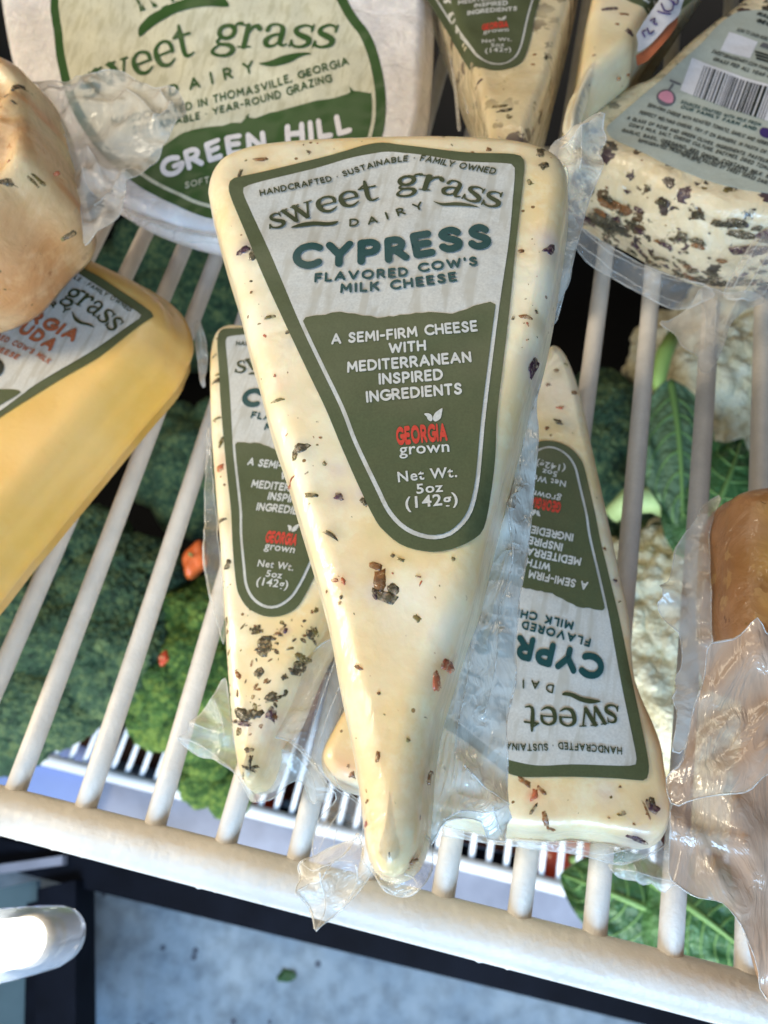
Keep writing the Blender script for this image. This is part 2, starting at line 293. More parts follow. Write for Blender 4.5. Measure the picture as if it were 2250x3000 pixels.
# ------------------------------------------------------------------ lettering
def arc(cx, cy, rx, ry, a0, a1, n=12): return [(cx + rx * math.cos(math.radians(a)), cy + ry * math.sin(math.radians(a))) for a in np.linspace(a0, a1, n)]
GL = {
 'A': (.80, [[(0, 0), (.4, 1), (.8, 0)], [(.14, .32), (.66, .32)]]),
 'B': (.58, [[(0, 0), (0, 1)], [(0, 1)] + arc(.28, .76, .26, .24, 90, -90) + [(0, .52)], [(0, .52)] + arc(.30, .26, .28, .26, 90, -90) + [(0, 0)]]),
 'C': (.74, [arc(.48, .5, .48, .5, 48, 312, 18)]),
 'D': (.72, [[(0, 0), (0, 1)] + arc(.24, .5, .48, .5, 90, -90) + [(0, 0)]]),
 'E': (.50, [[(.5, 1), (0, 1), (0, 0), (.5, 0)], [(0, .52), (.44, .52)]]),
 'F': (.50, [[(.5, 1), (0, 1), (0, 0)], [(0, .5), (.44, .5)]]),
 'G': (.80, [arc(.48, .5, .48, .5, 48, 350, 20) + [(.94, .46), (.56, .46)]]),
 'H': (.66, [[(0, 0), (0, 1)], [(.66, 0), (.66, 1)], [(0, .5), (.66, .5)]]),
 'I': (.0, [[(0, 0), (0, 1)]]),
 'J': (.36, [[(.36, 1), (.36, .25)] + arc(.17, .22, .19, .22, 0, -150)]),
 'Q': (.92, [arc(.46, .5, .46, .5, 0, 360, 24), [(.6, .25), (.88, -.05)]]),
 'X': (.66, [[(0, 0), (.66, 1)], [(0, 1), (.66, 0)]]),
 'K': (.60, [[(0, 0), (0, 1)], [(.58, 1), (.02, .45)], [(.2, .6), (.62, 0)]]),
 'L': (.46, [[(0, 1), (0, 0), (.46, 0)]]),
 'M': (.84, [[(0, 0), (.06, 1), (.42, .3), (.78, 1), (.84, 0)]]),
 'N': (.68, [[(0, 0), (0, 1), (.68, 0), (.68, 1)]]),
 'O': (.92, [arc(.46, .5, .46, .5, 0, 360, 24)]),
 'P': (.54, [[(0, 0), (0, 1)] + arc(.26, .72, .28, .28, 90, -90) + [(0, .44)]]),
 'R': (.60, [[(0, 0), (0, 1)] + arc(.26, .73, .28, .27, 90, -90) + [(0, .46)], [(.26, .46), (.60, 0)]]),
 'S': (.56, [catmull([(.52, .84), (.38, .99), (.16, .96), (.05, .78), (.16, .60), (.36, .48), (.52, .34), (.50, .12), (.30, .0), (.10, .04), (.0, .18)], 22, False).tolist()]),
 'T': (.60, [[(0, 1), (.6, 1)], [(.3, 1), (.3, 0)]]),
 'U': (.66, [[(0, 1), (0, .35)] + arc(.33, .34, .33, .34, 180, 360) + [(.66, .35), (.66, 1)]]),
 'V': (.78, [[(0, 1), (.39, 0), (.78, 1)]]),
 'W': (1.10, [[(0, 1), (.27, 0), (.55, .85), (.83, 0), (1.10, 1)]]),
 'Y': (.74, [[(0, 1), (.37, .46), (.74, 1)], [(.37, .46), (.37, 0)]]),
 'Z': (.58, [[(0, 1), (.58, 1), (0, 0), (.58, 0)]]),
 '-': (.34, [[(0, .45), (.34, .45)]]), '.': (.0, [[(0, .02), (0, .0)]]), ',': (.0, [[(0, .02), (-.08, -.16)]]), '*': (.02, [[(0, .45), (.02, .45)]]), "'": (.0, [[(0, 1), (0, .78)]]),
 ' ': (.28, []),
}
def strip(pts, ws, polys):
    """variable width stroke as quads with round ends"""
    pts = np.asarray(pts, float); ws = np.broadcast_to(np.asarray(ws, float), (len(pts),))
    for i in range(len(pts) - 1):
        a, b = pts[i], pts[i + 1]; t = b - a; l = np.linalg.norm(t)
        if l < 1e-9: continue
        n = np.array([-t[1], t[0]]) / l
        polys.append([a - n * ws[i] / 2, b - n * ws[i + 1] / 2, b + n * ws[i + 1] / 2, a + n * ws[i] / 2])
    for i in range(len(pts)):
        r = ws[i] / 2 * .995
        if i in (0, len(pts) - 1) or True:
            polys.append([pts[i] + r * np.array([math.cos(t), math.sin(t)]) for t in np.linspace(0, 2 * math.pi, 10, endpoint=False) + .1 + .37 * i])
_gc = {}
def glyph(ch, wt):
    k = (ch, wt)
    if k not in _gc:
        wd, st = GL[ch]; polys = []
        for s_ in st: strip([(x * 1.0 + wt / 2, wt / 2 + y * (1 - wt)) for x, y in s_], wt, polys)
        _gc[k] = (wd + wt,) + (cdt(polys, holes=True) if polys else (np.zeros((0, 2)), []))
    return _gc[k]
def sans(text, wt=.2, track=.16):
    V = []; Fs = []; x = 0
    for ch in text:
        wd, v, f = glyph(ch, wt); k = len(V)
        V += [(p[0] + x, p[1]) for p in v]; Fs += [[i + k for i in q] for q in f]; x += wd + track
    return np.array(V), Fs, x - track, 1.0
def roman(text, off=.012, track=1.0):
    c = bpy.data.curves.new('t', 'FONT'); c.body = text; c.offset = off; c.space_character = track; c.resolution_u = 3
    o = bpy.data.objects.new('t', c); me = bpy.data.meshes.new_from_object(o)
    V = np.array([v.co[:2] for v in me.vertices]); Fs = [list(p.vertices) for p in me.polygons]
    bpy.data.objects.remove(o); bpy.data.curves.remove(c); bpy.data.meshes.remove(me)
    V[:, 0] -= V[:, 0].min(); return V, Fs, V[:, 0].max(), .68
SER = {
 's': (.80, [(catmull([(.70, .74), (.66, .90), (.42, .96), (.18, .84), (.20, .64), (.44, .50), (.68, .36), (.68, .14), (.44, .02), (.18, .08), (.10, .28)], 26, False), [.07, .09, .12, .16, .2, .24, .22, .17, .13, .11, .07]), ([(.71, .70), (.72, .98)], .07), ([(.09, .30), (.08, .02)], .07)]),
 'w': (1.32, [([(.12, .95), (.40, .06)], .2), ([(.42, .04), (.62, .90)], .09), ([(.58, .95), (.88, .06)], .2), ([(.90, .04), (1.12, .95)], .09), ([(0, .96), (.30, .96)], .08), ([(.48, .96), (.76, .96)], .08), ([(1.0, .96), (1.26, .96)], .08)]),
 'e': (.90, [([(.16, .50), (.78, .50)], .09), (catmull([(.78, .50), (.74, .80), (.46, .95), (.18, .80), (.13, .48), (.24, .14), (.52, .03), (.80, .20)], 24, False), [.15, .15, .11, .17, .22, .2, .14, .06])]),
 't': (.74, [(catmull([(.30, 1.36), (.30, .9), (.30, .28), (.42, .05), (.68, .12)], 14, False), [.10, .2, .2, .17, .07]), ([(.02, .92), (.66, .92)], .11), ([(.22, 1.1), (.04, .94)], .08)]),
 'g': (.92, [(arc(.42, .64, .27, .28, 0, 360, 20), .17), (catmull([(.64, .84), (.74, 1.0), (.88, 1.0)], 6, False), [.08, .1, .17]), (catmull([(.26, .36), (.16, .22), (.28, .10), (.62, .08), (.80, -.10), (.66, -.34), (.36, -.40), (.10, -.28), (.14, -.08), (.30, .06)], 26, False), [.09, .12, .15, .19, .19, .16, .13, .14, .11, .08])]),
 'r': (.80, [([(.22, .95), (.22, .04)], .2), ([(.02, .04), (.44, .04)], .08), ([(.02, .95), (.22, .95)], .08), (catmull([(.26, .55), (.38, .84), (.58, .95), (.70, .80)], 10, False), [.07, .12, .16, .2])]),
 'a': (.92, [(catmull([(.16, .72), (.22, .92), (.46, .96), (.64, .82), (.66, .5), (.66, .16), (.76, .03), (.90, .10)], 22, False), [.17, .12, .1, .17, .2, .2, .14, .07]), (catmull([(.64, .56), (.34, .50), (.14, .30), (.24, .06), (.48, .06), (.64, .26)], 16, False), [.08, .13, .2, .17, .11, .08])]),
 ' ': (.55, []),
}
def serif(text, track=.02):
    V = []; Fs = []; x = 0
    for ch in text:
        wd, st = SER[ch]
        if ('serif', ch) not in _gc:
            polys = []
            for pts, ws in st:
                pts = np.asarray(pts, float)
                if np.ndim(ws): ws = np.interp(np.linspace(0, 1, len(pts)), np.linspace(0, 1, len(ws)), ws)
                strip(pts, ws, polys)
            _gc[('serif', ch)] = cdt(polys, holes=True) if polys else (np.zeros((0, 2)), [])
        v, f = _gc[('serif', ch)]; k = len(V); V += [(p[0] + x, p[1]) for p in v]; Fs += [[i + k for i in q] for q in f]; x += wd + track
    return np.array(V), Fs, x - track, 1.0
def along(T, base, cap):
    """lay text T on the baseline polyline (local units); cap = capital height there"""
    V, Fs, wd, ch = T; C = catmull(base, 80, False); L = np.r_[0, np.cumsum(np.linalg.norm(np.diff(C, axis=0), axis=1))]
    s = V[:, 0] / wd * L[-1]; P = np.c_[np.interp(s, L, C[:, 0]), np.interp(s, L, C[:, 1])]
    D = np.gradient(C, axis=0); D /= np.linalg.norm(D, axis=1)[:, None]
    for k in range(2): D[:, k] = np.convolve(np.pad(D[:, k], 6, 'edge'), np.ones(13) / 13, 'valid')
    d = np.c_[np.interp(s, L, D[:, 0]), np.interp(s, L, D[:, 1])]; n = np.c_[-d[:, 1], d[:, 0]]
    return P + n * (V[:, 1:2] / ch * cap), Fs

# ------------------------------------------------------------------ solids with a rounded top face
class Solid:
    def __init__(s, pl, outline_px, thick, r=.004, n=220, sp=.0013, amp=.0003, seed=1, taper=0., bulge=.0015, rb=.003, scale=22., bow=0.):
        s.pl = pl; P = catmull(outline_px if isinstance(outline_px, np.ndarray) else pl.locs(outline_px, min(r * .5, .0021)), n)
        if area2(P) < 0: P = P[::-1]
        s.P = P; s.r = r; s.th = thick; s.sp = sp; s.amp = amp; s.vn = VN(seed); s.vn2 = VN(seed + 50); s.scale = scale; s.taper = taper; s.bulge = bulge; s.rb = rb; s.bow = bow
        s.extra = []
    def h(s, uv):
        uv = np.asarray(uv); d = dist(s.P, uv); d = np.where(inside(s.P, uv), d, 0); q = np.clip(1 - d / s.r, 0, 1)
        h = -s.r * (1 - np.sqrt(np.clip(1 - q * q, 0, 1))); k = np.clip(d / s.r, 0, 1)
        f = 1000 / s.scale
        h = h + s.amp * k * (s.vn(uv[:, 0] * f + 31, uv[:, 1] * f + 17) + .4 * s.vn2(uv[:, 0] * f * 2.7 + 9, uv[:, 1] * f * 2.7 + 5)) + s.bow * k * np.clip(d / .03, 0, 1)
        if getattr(s, 'ridge', None):
            an, wl, am, c0, rr0 = s.ridge; q = uv[:, 0] * math.cos(an) + uv[:, 1] * math.sin(an); h = h + am * k * (1 - np.abs(np.sin(q / wl * math.pi + 2.2 * s.vn(uv[:, 0] * 60 + 9, uv[:, 1] * 60 + 3)))) ** 2 * np.exp(-((uv - c0) ** 2).sum(1) / rr0 ** 2)
        for c, rr, a in s.extra: h = h + a * np.exp(-((uv - c) ** 2).sum(1) / rr ** 2)
        return h
    def mesh(s):
        P = s.P; n = len(P)
        def norm(Q):
            t = np.roll(Q, -1, 0) - np.roll(Q, 1, 0); t /= np.linalg.norm(t, axis=1)[:, None] + 1e-12; return np.c_[-t[:, 1], t[:, 0]]
        rings = []; Q = P.copy(); d0 = 0; cur = P.copy()
        V = []; 
        nrm = norm(P)
        # sides: from bottom up
        prof = []
        for t in (0., .35, .75, 1.): a = t * math.pi / 2; prof.append((s.rb * (1 - math.sin(a)), -s.th + s.rb * (1 - math.cos(a))))
        for t in (.2, .4, .6, .8, 1.): prof.append((-s.bulge * math.sin(t * math.pi), -s.th + s.rb + t * (s.th - s.rb - s.r)))
        for off, w in prof:
            k = (-w - s.r) / (s.th - s.r); V.append(s.pl.W(P + nrm * (off + s.taper * max(0, k)), w))
        # top rings following the round
        for a in np.radians([18, 36, 52, 66, 78, 88]):
            d = s.r * (1 - math.cos(a)); steps = 3
            for _ in range(steps): cur = cur + norm(cur) * ((d - d0) / steps); cur = .9 * cur + .05 * (np.roll(cur, 1, 0) + np.roll(cur, -1, 0))
            d0 = d; rings.append(cur.copy())
        for R in rings: V.append(s.pl.W(R, s.h(R)))
        m = len(V); Vv = [v for R in V for v in R]
        Fs = [[i * n + k, i * n + (k + 1) % n, (i + 1) * n + (k + 1) % n, (i + 1) * n + k] for i in range(m - 1) for k in range(n)]
        Fs.append(list(range(n))[::-1])
        G = grid_in(cur, s.sp, .6); tv, tf = cdt([cur], G)
        base = (m - 1) * n; k0 = len(Vv); key = {}
        W = s.pl.W(tv, s.h(tv)); mp = {}
        for i in range(len(tv)):
            if i < n: mp[i] = base + i
            else: mp[i] = len(Vv); Vv.append(W[i])
        Fs += [[mp[i] for i in f] for f in tf]
        return np.array(Vv), Fs
    def build(s, name, mat, parent, stains=(), **k):
        V, Fs = s.mesh(); rel = V - s.pl.o; uv = np.c_[rel @ s.pl.e1, rel @ s.pl.e2]; A = np.zeros((len(V), 4))
        for px, py, rpx, col, a in stains:
            c = s.pl.loc(px, py); rr = np.linalg.norm(s.pl.loc(px + rpx, py) - c); g = a * np.exp(-((uv - c) ** 2).sum(1) / rr ** 2)
            wgt = np.where(g > A[:, 3], 1, 0)[:, None]; A[:, :3] = A[:, :3] * (1 - wgt) + np.array(col) * wgt; A[:, 3] = np.maximum(A[:, 3], g)
        return mk(name, V, Fs, mat, parent, attr=A, **k)
    def flat(s, polys, off, sp=.0016, closed_n=None):
        polys = [densify(np.asarray(p), sp) for p in polys]
        G = np.vstack([grid_in(p, sp, .45) for p in polys]) if sp else None
        tv, tf = cdt([list(map(tuple, p)) for p in polys], G if G is not None and len(G) else None)
        return s.pl.W(tv, s.h(tv) + off), tf
    def tri(s, V, Fs, off): return s.pl.W(V, s.h(V) + off), Fs

def base_loc(so): c = so.P.mean(0); return so.pl.W([c], -so.th)[0]

# ------------------------------------------------------------------ the wedge label, in the first wedge's plane
ZM = .086
PM = Pl(ZM)
def lm(pts): return PM.locs(pts)
LAB_OUT = Z4([(175, 262), (190, 250), (320, 218), (500, 168), (640, 125), (720, 102), (790, 95), (860, 106), (1000, 130), (1150, 145), (1310, 148), (1350, 158), (1363, 185), (1358, 260), (1330, 500), (1300, 800)]) + Z6([(1397, 0), (1385, 250), (1360, 450), (1330, 600), (1290, 670), (1200, 735), (1080, 768), (970, 760), (870, 725), (790, 660), (740, 600), (660, 440), (560, 215), (470, 0)]) + Z4([(500, 1050), (400, 840), (300, 620), (230, 450), (178, 325), (170, 285)])
LAB_IN = Z4([(228, 305), (235, 285), (300, 263), (500, 207), (650, 158), (760, 138), (820, 134), (900, 146), (1100, 180), (1290, 190), (1318, 200), (1324, 225), (1316, 330), (1300, 500), (1262, 760)]) + Z6([(1335, 10), (1310, 280), (1290, 440), (1250, 575), (1170, 668), (1080, 704), (980, 694), (880, 644), (800, 556), (740, 436), (620, 182), (550, 2)]) + Z4([(540, 1010), (455, 830), (350, 580), (250, 360)])
HILL = Z4([(452, 812), (480, 812), (520, 804), (560, 802), (585, 793), (620, 789), (650, 795), (680, 796), (710, 803), (745, 804), (770, 812), (800, 808), (815, 804), (835, 806), (860, 799), (900, 798), (925, 792), (950, 793), (975, 789), (1010, 791), (1045, 794), (1072, 796), (1100, 786), (1130, 778), (1160, 764), (1190, 757), (1225, 748), (1262, 746)])
def inset(P, d):
    if area2(P) < 0: P = P[::-1]
    t = np.roll(P, -1, 0) - np.roll(P, 1, 0); t /= np.linalg.norm(t, axis=1)[:, None]; return P + np.c_[-t[:, 1], t[:, 0]] * d
def label_canon():
    E = []
    out = catmull(lm(LAB_OUT), 180); inn = catmull(lm(LAB_IN), 180)
    if area2(out) < 0: out = out[::-1]
    if area2(inn) < 0: inn = inn[::-1]
    E.append(('poly', 'label', 'lgreen', out, .00034)); E.append(('poly', 'cream_panel', 'lcream', inn, .00044))
    low = inset(inn, .00062); hill = lm(HILL)
    hs = hill[np.argsort(hill[:, 0])]
    yb = np.interp(low[:, 0], hs[:, 0], hs[:, 1]); keep = low[:, 1] < yb
    idx = np.where(keep)[0]; st = [i for i in idx if not keep[(i - 1) % len(low)]][0]
    seq = []; i = st
    while keep[i % len(low)]: seq.append(low[i % len(low)]); i += 1
    seq = np.array(seq); h2 = hs[(hs[:, 0] > min(seq[0, 0], seq[-1, 0])) & (hs[:, 0] < max(seq[0, 0], seq[-1, 0]))]
    if seq[-1, 0] > seq[0, 0]: h2 = h2[::-1]
    E.append(('poly', 'green_panel', 'lgreen', np.vstack([seq, h2]), .00054))
    def T(name, mat, T_, zz, pts, cap):
        b = lm(zz(pts)); c0 = lm(zz([pts[len(pts) // 2], (pts[len(pts) // 2][0], pts[len(pts) // 2][1] - cap)])); cp = np.linalg.norm(c0[1] - c0[0])
        v, f = along(T_, b, cp); E.append(('tri', name, mat, v, f, .00066))
    T('lettering', 'lolive', sans('HANDCRAFTED * SUSTAINABLE * FAMILY OWNED', .2, .15), ZA, [(52, 278), (270, 228), (495, 172), (560, 146), (680, 108), (790, 78), (870, 68), (950, 64), (1015, 67), (1120, 88), (1210, 106), (1340, 128), (1470, 150)], 37)
    T('lettering', 'lolive', serif('sweet'), ZA, [(100, 478), (180, 462), (300, 412), (430, 368), (560, 335), (680, 305), (775, 285)], 97)
    T('lettering', 'lolive', serif('grass'), ZA, [(868, 240), (960, 236), (1060, 243), (1180, 274), (1300, 306), (1400, 332), (1500, 346)], 92)
    for q in ([(235, 465), (300, 432), (380, 420), (460, 424), (522, 415), (500, 438), (440, 448), (380, 446), (310, 456)], [(1095, 308), (1150, 322), (1240, 318), (1310, 326), (1378, 345), (1310, 342), (1230, 338), (1150, 336)]):
        E.append(('poly', 'lettering', 'lolive', catmull(lm(ZA(q)), 40), .00066))
    T('lettering', 'lolive', sans('DAIRY', .19, .85), ZA, [(588, 453), (720, 440), (820, 415), (920, 390), (1045, 355)], 50)
    T('lettering', 'lteal', sans('CYPRESS', .27, .14), ZA, [(240, 722), (420, 712), (560, 703), (700, 690), (860, 678), (1040, 648), (1200, 618), (1330, 605), (1462, 590)], 158)
    T('lettering', 'lteal', sans("FLAVORED COW'S", .23, .22), ZA, [(378, 800), (560, 788), (760, 775), (945, 760), (1010, 742), (1180, 718), (1370, 696)], 58)
    T('lettering', 'lteal', sans('MILK CHEESE', .23, .22), ZA, [(535, 868), (780, 848), (860, 842), (1050, 820), (1245, 792)], 60)
    for s_, p, c in (('A SEMI-FIRM CHEESE', [(62, 325), (400, 295), (775, 258), (1245, 208)], 88), ('WITH', [(525, 392), (680, 380), (828, 368)], 86), ('MEDITERRANEAN', [(190, 552), (680, 503), (1195, 458)], 92), ('INSPIRED', [(445, 645), (700, 622), (965, 600)], 94), ('INGREDIENTS', [(345, 792), (720, 750), (1120, 718)], 96)):
        T('lettering', 'ltext', sans(s_, .22, .11), ZB, p, c)
    T('lettering', 'lred', sans('GEORGIA', .26, .10), ZB, [(590, 1133), (800, 1112), (1000, 1095)], 148)
    T('lettering', 'ltext', roman('grown', .012, 1.05), ZB, [(610, 1206), (800, 1192), (1015, 1178)], 88)
    T('lettering', 'ltext', roman('Net Wt.', .02, 1.15), ZB, [(600, 1425), (830, 1400), (1078, 1382)], 80)
    T('lettering', 'ltext', roman('5oz', .02, 1.1), ZB, [(750, 1520), (860, 1510), (965, 1502)], 76)
    T('lettering', 'ltext', roman('(142g)', .02, 1.1), ZB, [(660, 1640), (870, 1622), (1085, 1600)], 90)
    for q in ([(810, 878), (840, 872), (868, 885), (878, 915), (868, 938), (842, 925), (830, 900)], [(882, 905), (900, 868), (925, 848), (957, 830), (952, 875), (940, 915), (905, 938), (886, 930)]):
        E.append(('poly', 'lettering', 'ltext', catmull(lm(ZB(q)), 24), .00066))
    return E
CANON = label_canon()
def similarity(src, dst):
    s = np.array([complex(*p) for p in src]); d = np.array([complex(*p) for p in dst]); sm, dm = s.mean(), d.mean()
    a = (np.conj(s - sm) @ (d - dm)) / (np.conj(s - sm) @ (s - sm))
    def f(P): z = a * (P[:, 0] + 1j * P[:, 1] - sm) + dm; return np.c_[z.real, z.imag]
    return f
def put_label(solid, parent, tf, elems, name='label'):
    """sheet, panels and print as real thin layers draped on the cheese"""
    root = None; groups = {}
    for e in elems:
        if e[0] == 'poly':
            P = densify(tf(e[3]), .0011); V, Fs = solid.flat([P], e[4], .0011)
            V = V
        else:
            P = tf(e[3]); V, Fs = solid.tri(P, e[4], e[5])
        if e[1] == 'label' and root is None:
            # sheet with an edge of its own
            n = len(P); bot = solid.pl.W(P, solid.h(P) + .0001); top = solid.pl.W(P, solid.h(P) + e[4]); k = len(V); Vv = np.vstack([V, top, bot]); Fs = Fs + [[k + i, k + n + i, k + n + (i + 1) % n, k + (i + 1) % n] for i in range(n)]
            root = mk(name, Vv, Fs, M[e[2]], parent)
        else: groups.setdefault((e[1], e[2]), B()).add(V, Fs)
    for (nm, mt), b in groups.items(): b.mk(nm, M[mt], root, smooth=True)
    return root
def fleck(solid, parent, px, py, wpx, hpx, ang, mat, seed=None, jag=.35, hgt=.0002):
    jag = jag * 1.1
    r = random.Random(seed if seed is not None else int(px * 31 + py)); c = solid.pl.loc(px, py); k = np.linalg.norm(solid.pl.loc(px + 10, py) - c) / 10
    n = 16; P = []; k6 = [1 + r.uniform(-jag, jag) for _ in range(7)]; ph0 = r.uniform(0, 6)
    for i in range(n):
        t = 2 * math.pi * i / n; u = (i / n * 7 + ph0) % 7; i0 = int(u); fr = u - i0; q = (k6[i0] * (1 - fr) + k6[(i0 + 1) % 7] * fr) * (1 + r.uniform(-.2, .2)); sx = math.copysign(abs(math.cos(t)) ** .7, math.cos(t)); sy = math.copysign(abs(math.sin(t)) ** .7, math.sin(t))
        x, y = sx * wpx / 2 * q * k, sy * hpx / 2 * q * k; P.append((c[0] + x * math.cos(ang) - y * math.sin(ang), c[1] + x * math.sin(ang) + y * math.cos(ang)))
    P = np.array(P); C = P.mean(0)[None]; Q = np.vstack([P, .55 * P + .45 * C, C]); h = solid.h(Q)
    w = h + np.r_[np.full(n, .00002), np.full(n + 1, hgt)]; V = np.vstack([solid.pl.W(Q, w), solid.pl.W(P, h[:n] - .0005)])
    Fs = [[i, (i + 1) % n, n + (i + 1) % n, n + i] for i in range(n)] + [[n + i, n + (i + 1) % n, 2 * n] for i in range(n)] + [[2 * n + 1 + i, 2 * n + 1 + (i + 1) % n, (i + 1) % n, i] for i in range(n)]
    return mk('herb_fleck', V, Fs, M[mat], parent)
def scatter(solid, parent, n, mats, lo, hi, avoid=None, seed=3, region=None, aspect=(1, 3)):
    """many small flecks as one joined part"""
    r = random.Random(seed); P = solid.P; a, b = P.min(0), P.max(0); bs = {}; k = 0; tries = 0
    while k < n and tries < n * 30:
        tries += 1; c = np.array([r.uniform(a[0], b[0]), r.uniform(a[1], b[1])])
        if not inside(P, c[None])[0]: continue
        if avoid is not None and inside(avoid, c[None])[0]: continue
        if region is not None and not region(c): continue
        s_ = r.uniform(lo, hi) * (.5 + r.random() ** 2); asp = r.uniform(*aspect); ang = r.uniform(0, 3.14); m_ = 7
        Q = []
        for i in range(m_):
            t = 2 * math.pi * i / m_; q = 1 + r.uniform(-.4, .4); x = math.cos(t) * s_ * q * asp ** .5; y = math.sin(t) * s_ * q / asp ** .5
            Q.append((c[0] + x * math.cos(ang) - y * math.sin(ang), c[1] + x * math.sin(ang) + y * math.cos(ang)))
        Q = np.array(Q); Q2 = np.vstack([Q, Q.mean(0)[None]]); h = solid.h(Q2); h[:m_] += .00002; h[m_] += .00014
        bs.setdefault(mats[r.randrange(len(mats))], B()).add(solid.pl.W(Q2, h), [[i, (i + 1) % m_, m_] for i in range(m_)]); k += 1
    for mt, b_ in bs.items(): b_.mk('herb_specks', M[mt], parent, kind='stuff')

# ------------------------------------------------------------------ plastic film
def film(parent, pts, z, mat='film', name='film_flap', sp=.0016, amp=.0012, fscale=9., seed=1, edge=.00013, creases=(), tilt=(0, 0), fold=None, jag=0., n=None, open_edge=None, lines=True):
    pl = Pl(z, pts[0][:2], tilt); P0 = pl.locs(pts); per = np.linalg.norm(np.diff(np.vstack([P0, P0[:1]]), axis=0), axis=1).sum()
    n = n or max(60, int(per / .0012)); P = catmull(P0, n)
    if area2(P) < 0: P = P[::-1]
    if jag: 
        rr = np.random.default_rng(seed); P = P + np.cumsum(rr.normal(0, 1, P.shape), 0) * 0 + rr.normal(0, jag, P.shape)
    v1, v2 = VN(seed), VN(seed + 9); f = 1000 / fscale
    ca, sa = (math.cos(fold), math.sin(fold)) if fold is not None else (1, 0); st = .3 if fold is not None else 1
    CR = [pl.locs(c) for c in creases]
    def h(q):
        u = q[:, 0] * ca + q[:, 1] * sa; v = (-q[:, 0] * sa + q[:, 1] * ca)
        if fold is not None: a = v1(u * f * st + 20, v * f + 20); b = v2(u * f * st * 2.3 + 5, v * f * 2.3 + 5)
        else: a = v1(u * f + 20, v * f + 20); b = v2(u * f * 2.3 + 5, v * f * 2.3 + 5)
        r = amp * ((1 - np.abs(a) * 2) + .5 * (1 - np.abs(b) * 2))
        for C in CR:
            C2 = resample(C, 20, False); d = np.sqrt(((q[:, None] - C2[None]) ** 2).sum(2)).min(1); r = r + .0018 * np.exp(-(d / .0013) ** 2)
        return r
    G = grid_in(P, sp, .5); tv, tf = cdt([P], G); V = pl.W(tv, h(tv))
    o = mk(name, V, tf, M[mat], parent)
    if edge:
        R = pl.W(P, h(P)); b = B(); b.tube(np.vstack([R, R[:1]]), edge * (1 + .4 * np.sin(np.arange(len(R) + 1) * .7)), 5, False); b.mk('film_edge', M['film_edge'], o)
    if creases and lines:
        b = B()
        for C in CR: C2 = catmull(C, 24, False); b.tube(pl.W(C2, h(C2) + .0001), np.linspace(.00016, .00005, 24), 5)
        b.mk('film_crease_glint', M['film_edge'], o)  # pale tubes along the creases stand in for their highlights
    return o

def sil(pl, pts, drop):
    """outline of a top face from the traced silhouette of the whole body: inside both the trace on the top plane and the trace on the foot plane"""
    z0 = pl.o[2]; T = catmull(pl.locs(pts), 400); Lw = catmull(np.array([at(p[0], p[1], z0 - drop)[:2] - pl.o[:2] for p in pts]), 400); c = (T.mean(0) + Lw.mean(0)) / 2
    th = np.linspace(-math.pi, math.pi, 181)[:-1]
    def rad(P):
        q = P - c; a = np.arctan2(q[:, 1], q[:, 0]); r = np.hypot(q[:, 0], q[:, 1]); o = np.argsort(a); return np.interp(th, a[o], r[o], period=2 * math.pi)
    r = np.minimum(rad(T), rad(Lw)); r = np.convolve(np.r_[r[-3:], r, r[:3]], np.ones(7) / 7, 'valid'); return c + np.c_[np.cos(th), np.sin(th)] * r[:, None]
def halo(FL, a=.30):
    C = {'dark_herb': (.30, .22, .08), 'green_herb': (.45, .38, .10), 'brown_herb': (.55, .28, .07), 'red_fleck': (.70, .30, .12), 'purple_fleck': (.28, .16, .22)}
    return [(f[0] + 4, f[1] + 3, max(f[2], f[3]) * .75 + 4, C[f[5]], a * (1.3 if f[5] == 'purple_fleck' else 1)) for f in FL]

# ================================================================== SHELF
shelf = thing('wire_shelf', 'white coated wire refrigerator shelf with a thick front rail, holding the cheeses', 'shelf', at(1125, 2665, 0))
rail_pts = [at(-500, 2370 - .258 * 500, 0), at(2750, 2370 + .258 * 2750, 0)]
ra, rb_ = at(0, 2372, 0), at(2250, 2948, 0); rd = (rb_ - ra) / np.linalg.norm(rb_ - ra)
b = B(); P = [ra + rd * t for t in np.linspace(-.12, .32, 60)]; b.tube(P, .0054, 28); b.mk('front_rail', M['rail'], shelf)
b = B(); rr_ = random.Random(4)
for k in range(60):
    t = rr_.uniform(-.02, .2); a = rr_.uniform(-2.4, -1.0); c = ra + rd * t + np.array([0, math.cos(a) * -.0, 0]); s_ = rr_.uniform(.0005, .0011)
    ny, nz = -abs(math.sin(a)), math.cos(a)
    c = ra + rd * t + np.array([0, ny, nz]) * .0052
    V = [c + np.array([s_ * 1.6 * math.cos(q), -nz * s_ * math.sin(q), ny * s_ * math.sin(q)]) for q in np.linspace(0, 6.283, 8, endpoint=False)] + [c + np.array([0, ny, nz]) * s_ * .45]
    b.add(V, [[i, (i + 1) % 8, 8] for i in range(8)])
b.mk('coating_drips', M['rail'], shelf)
wires = [((41, 2330), (636, 750)), ((241, 2400), (591, 1321)), ((448, 2440), (640, 1780)), ((654, 2500), (700, 2290)), ((861, 2560), (905, 2360)), None, ((1291, 2665), (1311, 2451)), ((1515, 2725), (1740, 1000)), ((1739, 2780), (1900, 939)), ((1959, 2830), (2071, 1088)), ((2190, 2885), (2235, 899))]
bx = []
for k, wr in enumerate(wires):
    if wr is None: bx.append(None); continue
    p, q = at(*wr[0], 0), at(*wr[1], 0); bx.append((p, q))
xs = {k: (v[0][0]) for k, v in enumerate(bx) if v is not None}; xs[5] = (xs[4] + xs[6]) / 2
